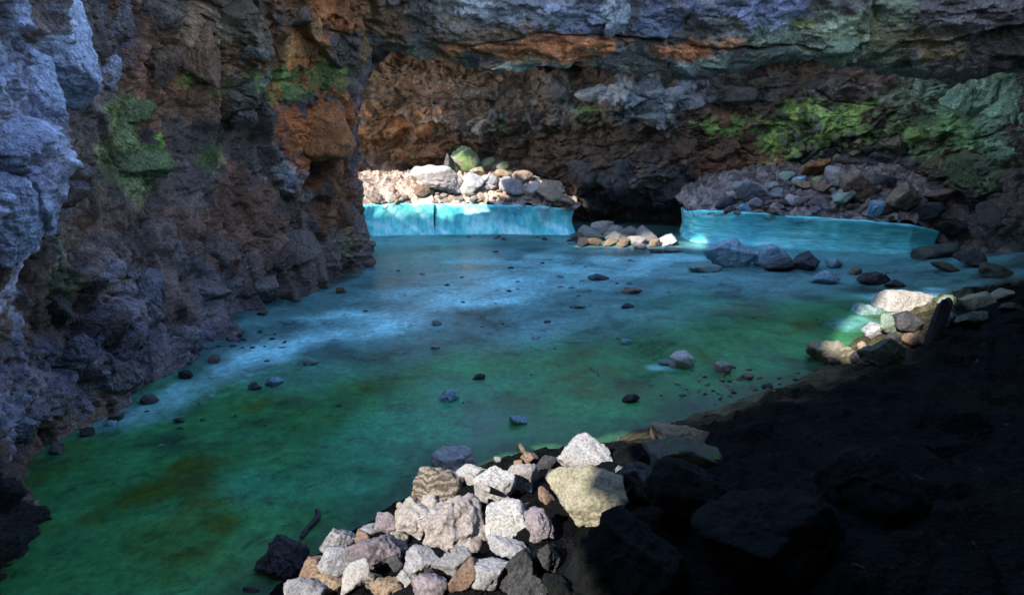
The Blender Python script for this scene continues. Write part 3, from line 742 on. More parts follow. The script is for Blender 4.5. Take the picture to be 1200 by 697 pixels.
def rebase(e, loc):
    e.location = loc
    for c_ in e.children: c_.location = (-loc[0], -loc[1], -loc[2])
def empty(name, loc):
    o = bpy.data.objects.new(name, None); o.location = loc; o.empty_display_size = 0.3
    C.objects.link(o)
    return o
led1 = empty('ice_ledge', (0, 0, 0))
tag(led1, 'turquoise ice ledge with a vertical crack, under the tan rubble with green mossy blocks', 'ice')
ice_panel('ice_panel', [(-4.6, 15.6, 0.70), (-4.1, 16.0, 0.74), (-3.4, 16.45, 0.78), (-2.7, 16.62, 0.78), (-1.95, 16.66, 0.76), (-1.93, 17.6, 0.76)], 0.76, 1.4, M_ICEV, led1, 3)
ice_panel('ice_panel', [(-1.98, 17.3, 0.76), (-1.97, 16.70, 0.76), (-1.2, 16.74, 0.75), (-0.2, 16.74, 0.73), (0.7, 16.66, 0.70), (1.42, 16.60, 0.66), (1.60, 16.85, 0.66), (1.62, 17.6, 0.66)], 0.72, 1.4, M_ICEV, led1, 8)
led2 = empty('ice_ledge', (0, 0, 0))
tag(led2, 'long cyan ice ledge with horizontal layers, behind the big rounded blue boulder', 'ice')
ice_panel('ice_panel', [(4.35, 17.2, 0.60), (4.22, 16.3, 0.66), (4.32, 15.75, 0.72), (4.7, 15.45, 0.76), (5.4, 15.15, 0.76), (6.6, 14.75, 0.72), (7.7, 14.42, 0.70), (8.6, 14.2, 0.64), (9.2, 14.25, 0.5), (9.6, 14.7, 0.4)], 0.72, 1.4, M_ICEH, led2, 21, 0.05)
rebase(led1, (-1.3, 17.2, 0.0)); rebase(led2, (6.8, 15.2, 0.0))
# ---------------------------------------------------------------- banks of rubble on the ledges
def bank(name, x0, x1, y0, y1, fz, mat, seed, n=(260, 120), col=(0.3, 0.22, 0.16)):
    gx, gy = np.meshgrid(np.linspace(x0, x1, n[0]), np.linspace(0, 1, n[1]))
    u = gx.ravel(); v = gy.ravel()
    yf = y0(u); yy = yf + v * (y1(u) - yf)
    V = np.stack([u, yy, fz(u, v)], 1)
    b2, i2, _ = blocks(V + seed, 0.32, 1.2, 0.5, 0.16, (1, 1, 1)); b3, i3, _ = blocks(V + seed + 5, 0.12, 1.0, 0.5, 0.25, (1, 1, 1))
    V[:, 2] += 0.11 * b2 + 0.05 * b3 + 0.05 * fbm(V * 2, 3)
    cc = np.tile(np.array(col), (len(V), 1)) * (0.45 + 0.9 * _rv[i3, 1])[:, None] * (0.6 + 0.8 * _rv[i2, 2])[:, None]
    o = struct(name, V, grid_faces(n[1], n[0]), cc, M_WALL, 'stuff')
    return o, bvh_of(V, grid_faces(n[1], n[0]))
xf1 = np.array([-4.6, -4.1, -3.4, -2.7, -1.95, -1.2, -0.2, 0.7, 1.42, 1.72]); yf1 = np.array([15.7, 16.05, 16.5, 16.66, 16.72, 16.82, 16.78, 16.7, 16.62, 16.9])
hk = lambda u: np.interp(u, [-4.6, -3.9, -3.2, -2, -1, 0.3, 0.9, 1.4, 1.75], [0.55, 0.6, 0.62, 0.66, 0.70, 0.66, 0.5, 0.2, -0.1])
bank1, bvh_b1 = bank('rubble', -4.7, 1.74, lambda u: np.interp(u, xf1, yf1) - 0.05, lambda u: 19.0 + 0 * u, lambda u, v: 0.70 + 0.05 * (u < 0.5) + hk(u) * (1 - (1 - np.clip(v * 2.0, 0, 1)) ** 2), M_WALL, 201, col=(0.42, 0.31, 0.24))
tag(bank1, 'bright tan rubble piled on the cracked ice ledge', 'rubble')
xf2 = np.array([4.22, 4.32, 4.7, 5.4, 6.6, 7.8, 8.8, 9.9, 10.8]); yf2 = np.array([16.0, 15.8, 15.5, 15.2, 14.8, 14.5, 14.4, 14.2, 14.0])
hk2 = lambda u: np.interp(u, [4.2, 4.5, 5.2, 6.5, 8, 11], [0.2, 0.5, 0.75, 0.95, 1.1, 1.2])
bank2, bvh_b2 = bank('rubble', 4.22, 10.9, lambda u: np.interp(u, xf2, yf2) - 0.05, lambda u: np.interp(u, [4, 7, 9, 10.9], [18.3, 17.7, 16.6, 15.5]), lambda u, v: 0.70 - 0.75 * np.clip((u - 8.8) / 0.8, 0, 1) * (1 - np.clip(v * 2.2, 0, 1)) + hk2(u) * np.clip(v * 1.25, 0, 1) ** 0.85, M_WALL, 231, col=(0.24, 0.19, 0.17))
tag(bank2, 'dull grey brown rubble heaped on the long layered ice ledge', 'rubble')
PRO = {}
def proto(mat, i, sub=3):
    k = (mat, i, sub)
    if k not in PRO:
        PRO[k] = rock_mesh('stone', 5000 + i * 17 + (hash(mat) % 1 if False else sum(map(ord, mat))), (2, 2, 2), sub, 10, 0.9, M[mat], lump=0.15)
    return PRO[k]
def small(px, py, wd, ht, target, mat, label, group, name='stone', cat='stone', sink=0.3, parent=None, sub=3, embed=False):
    h = cast(target, px, py)
    if h is None: return None
    p, n_, dep = h; k = dep / FPX
    o = link(name, proto(mat, random.randrange(5), sub))
    W, H = wd * k, ht * k
    o.scale = (W / 2, (W + H) / 4, H / 2)
    if embed:
        o.location = p - n_ * 0.0
        dv = ray(px, py)
        o.rotation_euler = (random.uniform(-.2, .2), random.uniform(-.25, .25), -math.atan2(dv[0], dv[1]) + random.uniform(-.3, .3))
    else:
        o.location = (p[0], p[1], p[2] + H * sink)
        o.rotation_euler = (random.uniform(-.15, .15), random.uniform(-.25, .25), random.uniform(-.6, .6))
    if parent is not None: o.parent = parent
    if label: tag(o, label, cat, group)
    return o
WORD = {'slate': 'slate black', 'dark': 'dark', 'brown': 'brown', 'blue': 'blue grey', 'frost': 'frosty pale', 'tan': 'tan', 'pink': 'pinkish', 'cream': 'cream', 'grey': 'grey', 'lilac': 'lilac', 'stone': 'dull grey', 'olive': 'olive', 'white': 'white'}
# ================================================================= the things
# ---- heap of pale rocks on the near shore
NEAR = [
 # px, py, w, h, material, tilt, lump, label
 (682, 531, 64, 44, 'white', -12, 0.0, 'white pitted angular block at the top of the near heap, above the olive boulder'),
 (690, 580, 84, 74, 'olive', 8, 0.0, 'large olive tan boulder with a green moss streak, half in shadow'),
 (541, 540, 58, 27, 'speck', 4, 0.1, 'long salt and pepper speckled rock at the water edge of the near heap'),
 (514, 564, 56, 36, 'band', -8, 0.15, 'layered brown and grey driftwood chunk sticking out over the green ice'),
 (572, 566, 50, 52, 'white', 20, 0.0, 'white flat faced block below the speckled rock'),
 (551, 552, 34, 24, 'white', -10, 0.0, 'small white stone wedged between speckled rock and flat faced block'),
 (613, 563, 38, 44, 'cream', 15, 0.1, 'cream coloured upright rock with a split dark side'),
 (621, 535, 19, 16, 'brown', 0, 0.0, 'small rounded brown stone under the white pitted block'),
 (641, 541, 22, 18, 'dark', 0, 0.0, 'small dark stone touching the left of the white pitted block'),
 (485, 607, 37, 50, 'cream', 5, 0.2, 'cream rock with a deep hollow on its face'),
 (527, 615, 66, 60, 'pink', 0, 0.35, 'big lumpy pinkish cream rock in the middle of the near heap'),
 (595, 610, 46, 46, 'white', -18, 0.0, 'pale block standing behind the tilted grey slab'),
 (598, 641, 54, 26, 'grey', 28, 0.0, 'flat pale grey slab tilted down towards the shadow'),
 (632, 617, 31, 42, 'lilac', 6, 0.35, 'knobbly lilac rock beside the olive boulder'),
 (568, 622, 20, 26, 'cream', 12, 0.1, 'small cream stone between lumpy pink rock and pale block'),
 (535, 657, 46, 36, 'grey', -6, 0.2, 'rough grey rock under the lumpy pinkish rock'),
 (545, 672, 28, 40, 'brown', 25, 0.0, 'brown wedge shaped rock leaning on a grey one'),
 (572, 669, 42, 46, 'grey', 30, 0.1, 'grey rock with a sharp pale ridge, below the tilted slab'),
 (604, 668, 38, 50, 'dark', 0, 0.2, 'dark jagged rock below the tilted slab'),
 (492, 655, 40, 36, 'grey', -20, 0.0, 'sloping grey tan stone below the hollowed cream rock'),
 (477, 678, 29, 24, 'white', 8, 0.0, 'small bright white stone low in the near heap'),
 (507, 687, 36, 28, 'lilac', 0, 0.3, 'dark purple spongy rock low in the near heap'),
 (340, 652, 57, 46, 'dark', -8, 0.35, 'dark craggy rock alone on the green ice beside the near heap'),
 (395, 633, 41, 32, 'grey', 5, 0.1, 'grey block nearest the curved stick'),
 (453, 611, 29, 27, 'lilac', 12, 0.1, 'lilac cube like rock at the ice edge'),
 (443, 645, 70, 38, 'lilac', -6, 0.2, 'long purple brown rock lying below the lilac cube'),
 (434, 620, 25, 22, 'grey', 15, 0.0, 'small blue grey stone leaning on the long purple rock'),
 (425, 629, 20, 24, 'brown', 0, 0.0, 'small reddish brown stone at the end of the long purple rock'),
 (466, 631, 28, 22, 'olive', 0, 0.1, 'small greenish stone right of the long purple rock'),
 (391, 659, 40, 27, 'grey', -10, 0.0, 'smooth tan grey stone under the grey block'),
 (369, 664, 32, 28, 'brown', -25, 0.1, 'brown grey stone facing the dark craggy rock'),
 (417, 674, 29, 40, 'white', 6, 0.0, 'upright white rock beside the orange tan lump'),
 (386, 681, 37, 22, 'tan', 0, 0.2, 'orange tan lump left of the upright white rock'),
 (438, 679, 20, 32, 'band', 0, 0.1, 'striped grey stone right of the upright white rock'),
 (455, 689, 38, 26, 'tan', 0, 0.3, 'crumbly orange tan rock right of the striped stone'),
 (358, 691, 54, 22, 'grey', 0, 0.2, 'low grey rock below the brown grey stone'),
 (293, 692, 24, 16, 'dark', 0, 0.0, 'small dark stone apart on the green ice near the low grey rock'),
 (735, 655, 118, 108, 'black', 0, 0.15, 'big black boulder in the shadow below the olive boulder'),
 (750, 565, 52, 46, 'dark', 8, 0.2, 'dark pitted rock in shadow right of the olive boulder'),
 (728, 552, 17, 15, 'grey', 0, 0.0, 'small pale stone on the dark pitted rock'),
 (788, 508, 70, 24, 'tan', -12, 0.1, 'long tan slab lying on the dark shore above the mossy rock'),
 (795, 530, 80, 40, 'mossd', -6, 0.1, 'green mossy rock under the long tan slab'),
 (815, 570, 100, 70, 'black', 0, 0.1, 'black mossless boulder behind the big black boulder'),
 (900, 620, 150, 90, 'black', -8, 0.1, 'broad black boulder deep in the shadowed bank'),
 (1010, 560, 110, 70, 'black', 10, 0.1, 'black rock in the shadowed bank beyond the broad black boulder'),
 (640, 580, 20, 22, 'brown', 0, 0.1, 'small brown stone between cream upright rock and olive boulder'),
 (612, 596, 18, 14, 'brown', 0, 0.1, 'small brown stone above the knobbly lilac rock'),
 (505, 588, 26, 20, 'cream', 0, 0.1, 'small cream stone under the driftwood chunk'),
 (640, 650, 34, 40, 'dark', 0, 0.2, 'dark stone in shadow under the knobbly lilac rock'),
 (620, 690, 44, 34, 'dark', 0, 0.2, 'dark stone at the foot of the big black boulder'),
 (540, 592, 26, 20, 'pink', 0, 0.1, 'small pinkish stone above the lumpy pinkish rock'),
 (655, 690, 34, 30, 'black', 0, 0.2, 'small black stone left of the big black boulder'),
 (465, 660, 20, 18, 'dark', 0, 0.1, 'small dark stone in the gap above the bright white stone'),
 (410, 652, 18, 14, 'brown', 0, 0.0, 'little brown stone between smooth tan stone and long purple rock'),
 (592, 585, 18, 14, 'grey', 0, 0.0, 'little grey stone in the gap right of the flat faced block'),
]
for (px, py, wd, ht, m, tl, lp, lab) in NEAR:
    rock_at('rock', px, py, wd * 1.12, ht * 1.12, bvh_ground, m, lab, 'rock', 'rocks of the heap on the near shore', tilt=tl, lump=lp, sink=0.26, planes=11)
SHP = [(340, 690), (400, 625), (480, 590), (505, 560), (600, 525), (700, 515), (690, 560), (640, 600), (640, 690)]
GRIT = []
while len(GRIT) < 60:
    gxp, gyp = random.uniform(340, 710), random.uniform(515, 695)
    if in_poly(np.array([gxp]), np.array([gyp]), SHP)[0]: GRIT.append((gxp, gyp))
def stick(name, pts_px, target, rad_px, mat, label, cat='stick', lift=0.02, group=None):
    P = []
    for (px, py) in pts_px:
        h = cast(target, px, py); P.append(h[0] + np.array([0, 0, lift])); dep = h[2]
    P = catmull(np.array(P), 22); r0 = rad_px * dep / FPX
    ns = 10; V = []
    tn = np.gradient(P, axis=0); tn /= np.linalg.norm(tn, axis=1)[:, None]
    for i, (p, t) in enumerate(zip(P, tn)):
        a = np.cross(t, [0, 0, 1.0]); a /= np.linalg.norm(a); b = np.cross(a, t)
        f = i / 21
        rr = r0 * (0.55 + 0.5 * math.sin(math.pi * min(1, 0.12 + f * 0.9))) * (0.04 if i in (0, 21) else 1)
        for k in range(ns):
            an = 2 * math.pi * k / ns
            V.append(p + (a * math.cos(an) + b * math.sin(an)) * rr * (1 + 0.15 * math.sin(3 * an + i * 0.7)))
    F = [[i * ns + k, i * ns + (k + 1) % ns, (i + 1) * ns + (k + 1) % ns, (i + 1) * ns + k] for i in range(21) for k in range(ns)]
    V = np.array(V); o0 = P[0].copy()
    V = np.concatenate([V, P[:1], P[-1:]])
    n0 = len(V) - 2
    F += [[n0, n0, k, (k + 1) % ns] for k in ()]
    me = mesh_np(name, V - o0, np.array(F)); me.materials.append(mat)
    o = link(name, me); o.location = o0
    tag(o, label, cat, group)
    return o
stick('stick', [(352, 633), (360, 622), (369, 613), (374, 604), (370, 599)], bvh_ice, 3.0, M['dark'], 'short curved dark stick lying on green ice beside the dark craggy rock')
stick('stick', [(548, 580), (556, 588), (566, 595), (574, 602)], bvh_ground, 5.0, M['cream'], 'pale thick stick lying across the near heap below the flat faced block', lift=0.16)
stick('stick', [(609, 527), (612, 533), (616, 540)], bvh_ground, 3.0, M['brown'], 'short reddish brown stick end poking up beside the small rounded brown stone', lift=0.06)
stick('stick', [(690, 432), (702, 437)], bvh_ice, 0.8, M['grey'], 'thin straight twig on dark green ice')
for (gxp, gyp) in GRIT:
    m_ = random.choice(['grey', 'brown', 'lilac', 'cream', 'tan', 'dark'])
    wd = random.uniform(7, 15)
    small(gxp, gyp, wd, wd * random.uniform(0.6, 0.9), bvh_ground, m_, 'small %s stone filling a gap between the rocks of the near heap' % WORD[m_], 'small %s stones in the near heap' % WORD[m_], sink=0.3)
# ---- boulders on the shore to the right
RIGHT = [
 (1055, 354, 60, 34, 'cream', 3, 0.0, 'tan sunlit boulder on top of the right shore pile'),
 (1050, 377, 44, 30, 'mint', 0, 0.1, 'pale green block under the tan sunlit boulder'),
 (1015, 369, 50, 24, 'frost', -6, 0.2, 'mint green frosted mound sloping from the tan sunlit boulder to the ice'),
 (1108, 354, 23, 19, 'mint', 0, 0.0, 'pale green stone between tan sunlit boulder and rusty mossy rock'),
 (1146, 353, 44, 22, 'olive', -14, 0.0, 'rusty mossy rock beyond the dark upright post'),
 (990, 383, 23, 11, 'white', 8, 0.0, 'small flat white stone left of the lilac grey rock'),
 (1024, 388, 31, 22, 'speck', -10, 0.1, 'lilac grey speckled rock below the frosted mound'),
 (1063, 377, 34, 26, 'dark', 5, 0.0, 'dark blocky rock leaning under the tan sunlit boulder'),
 (975, 414, 54, 36, 'olive', 10, 0.15, 'rough brown pitted rock with a green top at the end of the right shore pile'),
 (1033, 413, 50, 42, 'mossd', -12, 0.05, 'grey mossy boulder with a pointed top'),
 (1009, 405, 11, 13, 'tan', 0, 0.0, 'tiny tan stone between pitted rock and grey mossy boulder'),
 (1112, 375, 24, 22, 'slate', -12, 0.0, 'blue black stone behind the dark upright post'),
 (1138, 374, 42, 24, 'mossd', -10, 0.1, 'dark mossy rock right of the dark upright post'),
 (1075, 398, 30, 16, 'brown', 0, 0.1, 'low brown stone at the foot of the dark upright post'),
 (1003, 420, 20, 16, 'dark', 0, 0.0, 'dark stone between pitted rock and grey mossy boulder'),
 (1172, 345, 30, 16, 'olive', -10, 0.0, 'low yellowish rock at the far end of the right shore pile'),
 (1185, 360, 30, 16, 'dark', -10, 0.0, 'dark low rock below the yellowish rock'),
 (936, 432, 19, 9, 'cream', 0, 0.0, 'small flat cream stone in front of the pitted rock'),
 (923, 438, 12, 7, 'brown', 0, 0.0, 'small brown stone beside the flat cream stone'),
 (1045, 395, 18, 12, 'dark', 0, 0.0, 'small dark stone right of the lilac grey rock'),
]
for (px, py, wd, ht, m, tl, lp, lab) in RIGHT:
    rock_at('boulder' if wd > 40 else 'rock', px, py, wd, ht, bvh_ground, m, lab, 'boulder' if wd > 40 else 'rock', 'boulders on the right shore', tilt=tl, lump=lp)
# ---- weathered post
h = cast(bvh_ground, 1090, 402); p, _, dep = h; k = dep / FPX
bm = bmesh.new()
n_s, n_r = 12, 16
ringv = []
for i in range(n_r):
    f = i / (n_r - 1)
    r_ = []
    for j in range(n_s):
        a = 2 * math.pi * j / n_s
        rr = 8.0 * k * (1.08 - 0.12 * f) * (1 + 0.10 * math.sin(5 * a + 1) + 0.05 * math.sin(9 * a + f * 6))
        zz = -0.15 + (50 * k + 0.15) * f + (0.05 * math.sin(2 * a) if i == n_r - 1 else 0)
        r_.append(bm.verts.new((rr * math.cos(a) + 0.10 * f, rr * 0.8 * math.sin(a), zz)))
    ringv.append(r_)
for i in range(n_r - 1):
    for j in range(n_s):
        bm.faces.new((ringv[i][j], ringv[i][(j + 1) % n_s], ringv[i + 1][(j + 1) % n_s], ringv[i + 1][j]))
bm.faces.new(ringv[-1])
me = bpy.data.meshes.new('wooden_post'); bm.to_mesh(me); bm.free()
me.materials.append(M['wood'])
post = link('wooden_post', me); post.location = p
tag(post, 'dark upright stub of a wooden post among the right shore boulders', 'post')
# ---- blue boulders in front of the layered ice ledge
BLUE = [
 (851, 298, 63, 40, 'blue', 4, 0.0, 'big rounded blue boulder in front of the layered ice ledge'),
 (829, 314, 44, 12, 'frost', 6, 0.1, 'flat frosty blue plate at the foot of the big rounded blue boulder'),
 (899, 300, 40, 34, 'blue', 20, 0.0, 'angular dark blue rock next to the big rounded blue boulder'),
 (913, 310, 36, 22, 'slate', -14, 0.0, 'dark wedge rock in front of the angular blue rock'),
 (946, 306, 40, 28, 'slate', 6, 0.1, 'dark square rock between angular blue rock and small grey block'),
 (967, 325, 29, 21, 'blue', 14, 0.0, 'small grey blue block standing on the ice before the square rock'),
 (976, 308, 22, 18, 'blue', -10, 0.0, 'blue stone behind the small grey blue block'),
 (1024, 326, 40, 16, 'dark', 0, 0.2, 'low dark crumbled rock on the ice right of the blue blocks'),
 (1003, 318, 18, 9, 'brown', 0, 0.1, 'little brown stone near the low dark crumbled rock'),
 (1048, 333, 24, 10, 'slate', 0, 0.2, 'low slate stone at the end of the blue row'),
 (1090, 297, 60, 18, 'mossd', -8, 0.0, 'long dark mossy slab at the right end of the layered ice ledge'),
 (1140, 305, 44, 20, 'dark', 0, 0.1, 'dark rock lying past the long mossy slab'),
 (1165, 318, 46, 18, 'mossd', 10, 0.1, 'dark greenish rock at the foot of the right wall'),
 (1110, 314, 36, 12, 'mossd', 8, 0.0, 'flat greenish slab below the long dark mossy slab'),
]
for (px, py, wd, ht, m, tl, lp, lab) in BLUE:
    rock_at('boulder' if wd > 30 else 'rock', px, py, wd, ht, bvh_ice, m, lab, 'boulder' if wd > 30 else 'rock', 'rocks before the layered ice ledge', tilt=tl, lump=lp, planes=10)
# ---- stones on the ice
ICE = [
 (527, 461, 24, 21, 'blue', 'blue grey stone standing out of the green ice'), (607, 491, 21, 13, 'blue', 'dark blue stone lying on green ice above the near heap'),
 (800, 420, 33, 27, 'white', 'white jagged rock on the ice with frost beside it'), (845, 430, 23, 20, 'cream', 'pale ribbed stone right of the white jagged rock'),
 (740, 466, 21, 13, 'dark', 'dark stone at the ice edge above the long tan slab'), (320, 447, 22, 13, 'blue', 'blue stone at the end of the bright pale streak'),
 (300, 452, 17, 12, 'slate', 'dark slate stone touching the blue stone by the pale streak'), (365, 423, 17, 11, 'frost', 'frosty stone frozen in the bright streak'),
 (562, 441, 15, 8, 'dark', 'dark low stone half sunk in green ice beyond the blue grey stone'), (512, 378, 12, 8, 'frost', 'pale stone frozen in blue ice'),
 (509, 406, 12, 6, 'white', 'flat white stone frozen in blue ice'), (700, 325, 26, 9, 'slate', 'low dark rock frozen in far blue ice'),
 (628, 394, 12, 8, 'blue', 'small blue stone at the border of green and blue ice'), (740, 340, 24, 10, 'brown', 'brown stone frozen in far blue ice'),
 (677, 358, 18, 8, 'frost', 'frost covered stone frozen in far blue ice'), (780, 424, 18, 10, 'frost', 'mint frost lump left of the white jagged rock'),
 (875, 440, 18, 10, 'brown', 'brown stone on the shore gravel'), (900, 452, 14, 9, 'dark', 'dark stone on the shore gravel'),
 (735, 358, 16, 8, 'slate', 'slate stone frozen in ice beside the brown one'), (734, 400, 11, 8, 'blue', 'small blue stone on the dark green ice'),
 (130, 495, 14, 8, 'blue', 'blue stone frozen near the left wall foot'), (210, 492, 12, 8, 'slate', 'slate stone frozen in ice near the left wall foot'),
]
for (px, py, wd, ht, m, lab) in ICE:
    rock_at('stone', px, py, wd, ht, bvh_ice, m, lab, 'stone', 'stones on the frozen lake', lump=0.15, sink=0.22)
# debris frozen into the lake
def debris(n, cx, cy, rx, ry, mats, label, group, s0=4, s1=11):
    k = 0
    while k < n:
        px = random.gauss(cx, rx); py = random.gauss(cy, ry)
        h = cast(bvh_ice, px, py)
        if h is None or not (-4.2 < h[0][0] < 9 and 3 < h[0][1] < 16.4): k += 1; continue
        wd = random.uniform(s0, s1)
        m_ = random.choice(mats)
        small(px, py, wd, wd * random.uniform(0.4, 0.6), bvh_ice, m_, label.replace('#', WORD[m_]), WORD[m_] + ' ' + group, name='pebble', cat='pebble', sink=0.02)
        k += 1
debris(20, 560, 335, 110, 22, ['slate', 'blue', 'slate', 'brown'], 'small # stone scattered over the far blue ice', 'stones on the far blue ice')
debris(14, 740, 330, 60, 22, ['blue', 'frost'], 'little # stone among the debris on the far blue ice', 'stones on the far blue ice')
debris(20, 290, 400, 22, 9, ['slate', 'blue', 'dark'], 'small # stone in the spill below the left wall', 'stones spilled below the left wall', 4, 10)
debris(50, 860, 452, 45, 12, ['brown', 'dark', 'tan', 'olive'], 'small # stone in the gravel edge between white jagged rock and shore', 'stones in the shore gravel', 4, 9)
debris(7, 590, 420, 90, 30, ['slate', 'dark'], 'small # stone frozen in the green ice', 'stones in the green ice', 3, 7)
debris(14, 185, 480, 60, 22, ['slate', 'blue'], 'small # stone frozen along the foot of the left wall', 'stones along the left wall foot', 3, 8)
debris(20, 600, 276, 40, 3, ['dark', 'slate', 'brown'], 'small # stone at the foot of the cracked ice ledge', 'stones at the foot of the cracked ledge', 5, 11)
FOOT = np.array([(70, 528), (150, 480), (240, 433), (285, 385), (345, 355), (400, 335), (418, 305)], float)
FP = resample(FOOT, 11)
for i, (fx, fy) in enumerate(FP):
    m_ = random.choice(['slate', 'dark', 'brown', 'stone', 'lilac'])
    wd = random.uniform(12, 26) * (1.1 if fx < 300 else 0.7)
    small(fx + random.uniform(-14, 10), fy + random.uniform(-6, 8), wd, wd * random.uniform(0.5, 0.8), bvh_ice, m_, '%s fallen rock lying against the foot of the left wall' % WORD[m_], '%s rocks along the left wall foot' % WORD[m_], name='rock', cat='rock', sink=0.25, sub=4)
# ---- heap between the two ledges
MIDH = [(690, 278, 22, 14, 'cream'), (705, 274, 24, 18, 'pink'), (722, 279, 24, 16, 'cream'), (735, 278, 16, 14, 'pink'), (744, 284, 20, 12, 'cream'), (757, 280, 17, 16, 'cream'), (730, 287, 14, 8, 'tan'), (715, 286, 16, 9, 'tan'),
        (698, 286, 14, 8, 'brown'), (682, 286, 16, 9, 'dark'), (676, 280, 12, 8, 'brown'), (750, 290, 14, 7, 'pink'), (766, 287, 12, 8, 'tan')]
for i, (px, py, wd, ht, m) in enumerate(MIDH):
    small(px, py + ht * 0.2, wd * 1.35, ht * 1.4, bvh_ice, m, '%s stone in the low heap between the two ice ledges' % WORD[m], '%s stones in the heap between the ice ledges' % WORD[m], sub=4, sink=0.3)
rock_at('rock', 783, 282, 32, 16, bvh_ice, 'white', 'white flat rock at the dark gap between the two ice ledges', 'rock', tilt=5)
rock_at('rock', 784, 293, 30, 7, bvh_ice, 'grey', 'low grey plate of stone before the white flat rock', 'rock')
rock_at('rock', 770, 294, 22, 6, bvh_ice, 'dark', 'thin dark stone plate beside the low grey plate', 'rock')
# ---- stones on the cracked ledge
TOPL = [
 (519, 216, 62, 30, 'pink', 6, 'long tan slab lying on the cracked ice ledge'), (553, 218, 29, 27, 'white', -14, 'bright white block beside the long tan slab'),
 (542, 191, 33, 29, 'moss', -3, 'bright green mossy block standing on the tan rubble'), (526, 197, 12, 24, 'mossd', -8, 'dark mossy stone left of the bright green block'),
 (566, 185, 18, 14, 'mossd', 0, 'dim mossy stone behind the bright green block'), (573, 194, 21, 14, 'moss', 4, 'smaller green mossy stone right of the bright green block'),
 (590, 196, 14, 13, 'moss', 8, 'smallest green mossy stone at the end of the green row'), (560, 202, 17, 12, 'olive', 0, 'olive stone at the foot of the bright green block'),
 (577, 216, 14, 16, 'grey', 0, 'grey stone right of the bright white block'), (600, 222, 26, 22, 'pink', 0, 'pale pink block in the middle of the tan rubble'),
 (568, 212, 10, 10, 'white', 0, 'small white stone right above the white block'), (628, 222, 20, 18, 'pink', 0, 'pinkish stone right of the pale pink block'),
 (645, 228, 30, 24, 'tan', 6, 'tan crumbly lump near the end of the cracked ledge'), (662, 238, 22, 14, 'tan', 15, 'tan lump at the very end of the cracked ledge'),
 (672, 244, 14, 9, 'white', 10, 'pale stone jutting over the end of the cracked ledge'), (590, 205, 18, 10, 'tan', 0, 'flat tan stone below the smallest green stone'),
 (612, 208, 22, 12, 'tan', 0, 'tan stone on the crest of the rubble'), (498, 224, 24, 16, 'brown', 0, 'brown stone at the left end of the long tan slab'),
]
for (px, py, wd, ht, m, tl, lab) in TOPL:
    rock_at('rock', px, py, wd * 1.12, ht * 1.12, bvh_b1, m, lab, 'rock', 'rocks on the cracked ice ledge', tilt=tl, planes=9, sink=0.42)
for i in range(70):
    px = random.uniform(440, 668); py = random.uniform(206 if px > 560 else 226, 240) if px < 640 else random.uniform(225, 244)
    wd = random.uniform(5, 12); m_ = random.choice(['tan', 'pink', 'tan', 'brown', 'cream', 'grey'])
    small(px, py, wd, wd * random.uniform(0.55, 0.9), bvh_b1, m_, 'small %s stone in the tan rubble on the cracked ice ledge' % WORD[m_], 'small %s stones on the cracked ledge' % WORD[m_], name='rubble_stone', sink=0.2)
# ---- stones on the layered ledge
TOPR = [
 (878, 226, 50, 25, 'grey', 4, 'broad grey tan boulder on the layered ice ledge'), (861, 230, 18, 11, 'pink', 0, 'pale stone in front of the broad grey tan boulder'), (849, 239, 26, 13, 'slate', -22, 'dark slab sloping off the end of the layered ledge'),
 (824, 250, 11, 8, 'blue', 0, 'blue stone at the corner of the layered ledge'), (905, 219, 13, 10, 'grey', 0, 'grey stone right of the broad boulder'), (920, 208, 19, 13, 'mint', 0, 'greenish stone high on the grey rubble'),
 (935, 212, 18, 11, 'blue', -20, 'blue grey wedge high on the grey rubble'), (942, 218, 21, 13, 'tan', 0, 'tan stone high on the grey rubble'), (957, 212, 15, 10, 'moss', 0, 'mossy little stone above the tan ones'), (964, 219, 22, 14, 'tan', 10, 'second tan stone high on the grey rubble'),
 (986, 234, 27, 20, 'mint', -8, 'greenish grey block at the foot of the long pinkish rock'), (978, 208, 26, 24, 'pink', 20, 'pinkish upright rock under the slate overhang'), (1000, 224, 48, 30, 'brown', 20, 'long pinkish brown rock leaning right of the greenish grey block'),
 (1024, 246, 23, 19, 'blue', 10, 'blue grey block near the right end of the layered ledge'), (955, 197, 38, 16, 'rust', -6, 'orange tan rock on the wall foot above the grey rubble'), (912, 228, 18, 14, 'grey', 0, 'grey stone in the middle of the grey rubble'),
 (928, 233, 20, 10, 'pink', 0, 'flat pale stone in the middle of the grey rubble'), (870, 245, 16, 12, 'blue', 20, 'bluish stone hanging on the edge of the layered ledge'), (885, 240, 17, 13, 'grey', -15, 'grey stone near the edge of the layered ledge'),
 (1060, 235, 40, 34, 'brown', 0, 'brown rock at the right end of the grey rubble'), (1055, 255, 30, 16, 'slate', 5, 'slate block at the right end of the layered ledge'), (1085, 252, 34, 26, 'dark', -10, 'dark rock past the slate block'),
 (1112, 268, 40, 24, 'dark', 10, 'dark broken rock against the right wall'), (1040, 215, 26, 16, 'dark', 0, 'dark stone above the long pinkish rock'), (1100, 232, 30, 20, 'brown', 0, 'brown stone high by the right wall'),
]
for (px, py, wd, ht, m, tl, lab) in TOPR:
    rock_at('rock', px, py, wd * 1.08, ht * 1.08, bvh_b2, m, lab, 'rock', 'rocks on the layered ice ledge', tilt=tl, planes=9, sink=0.38)
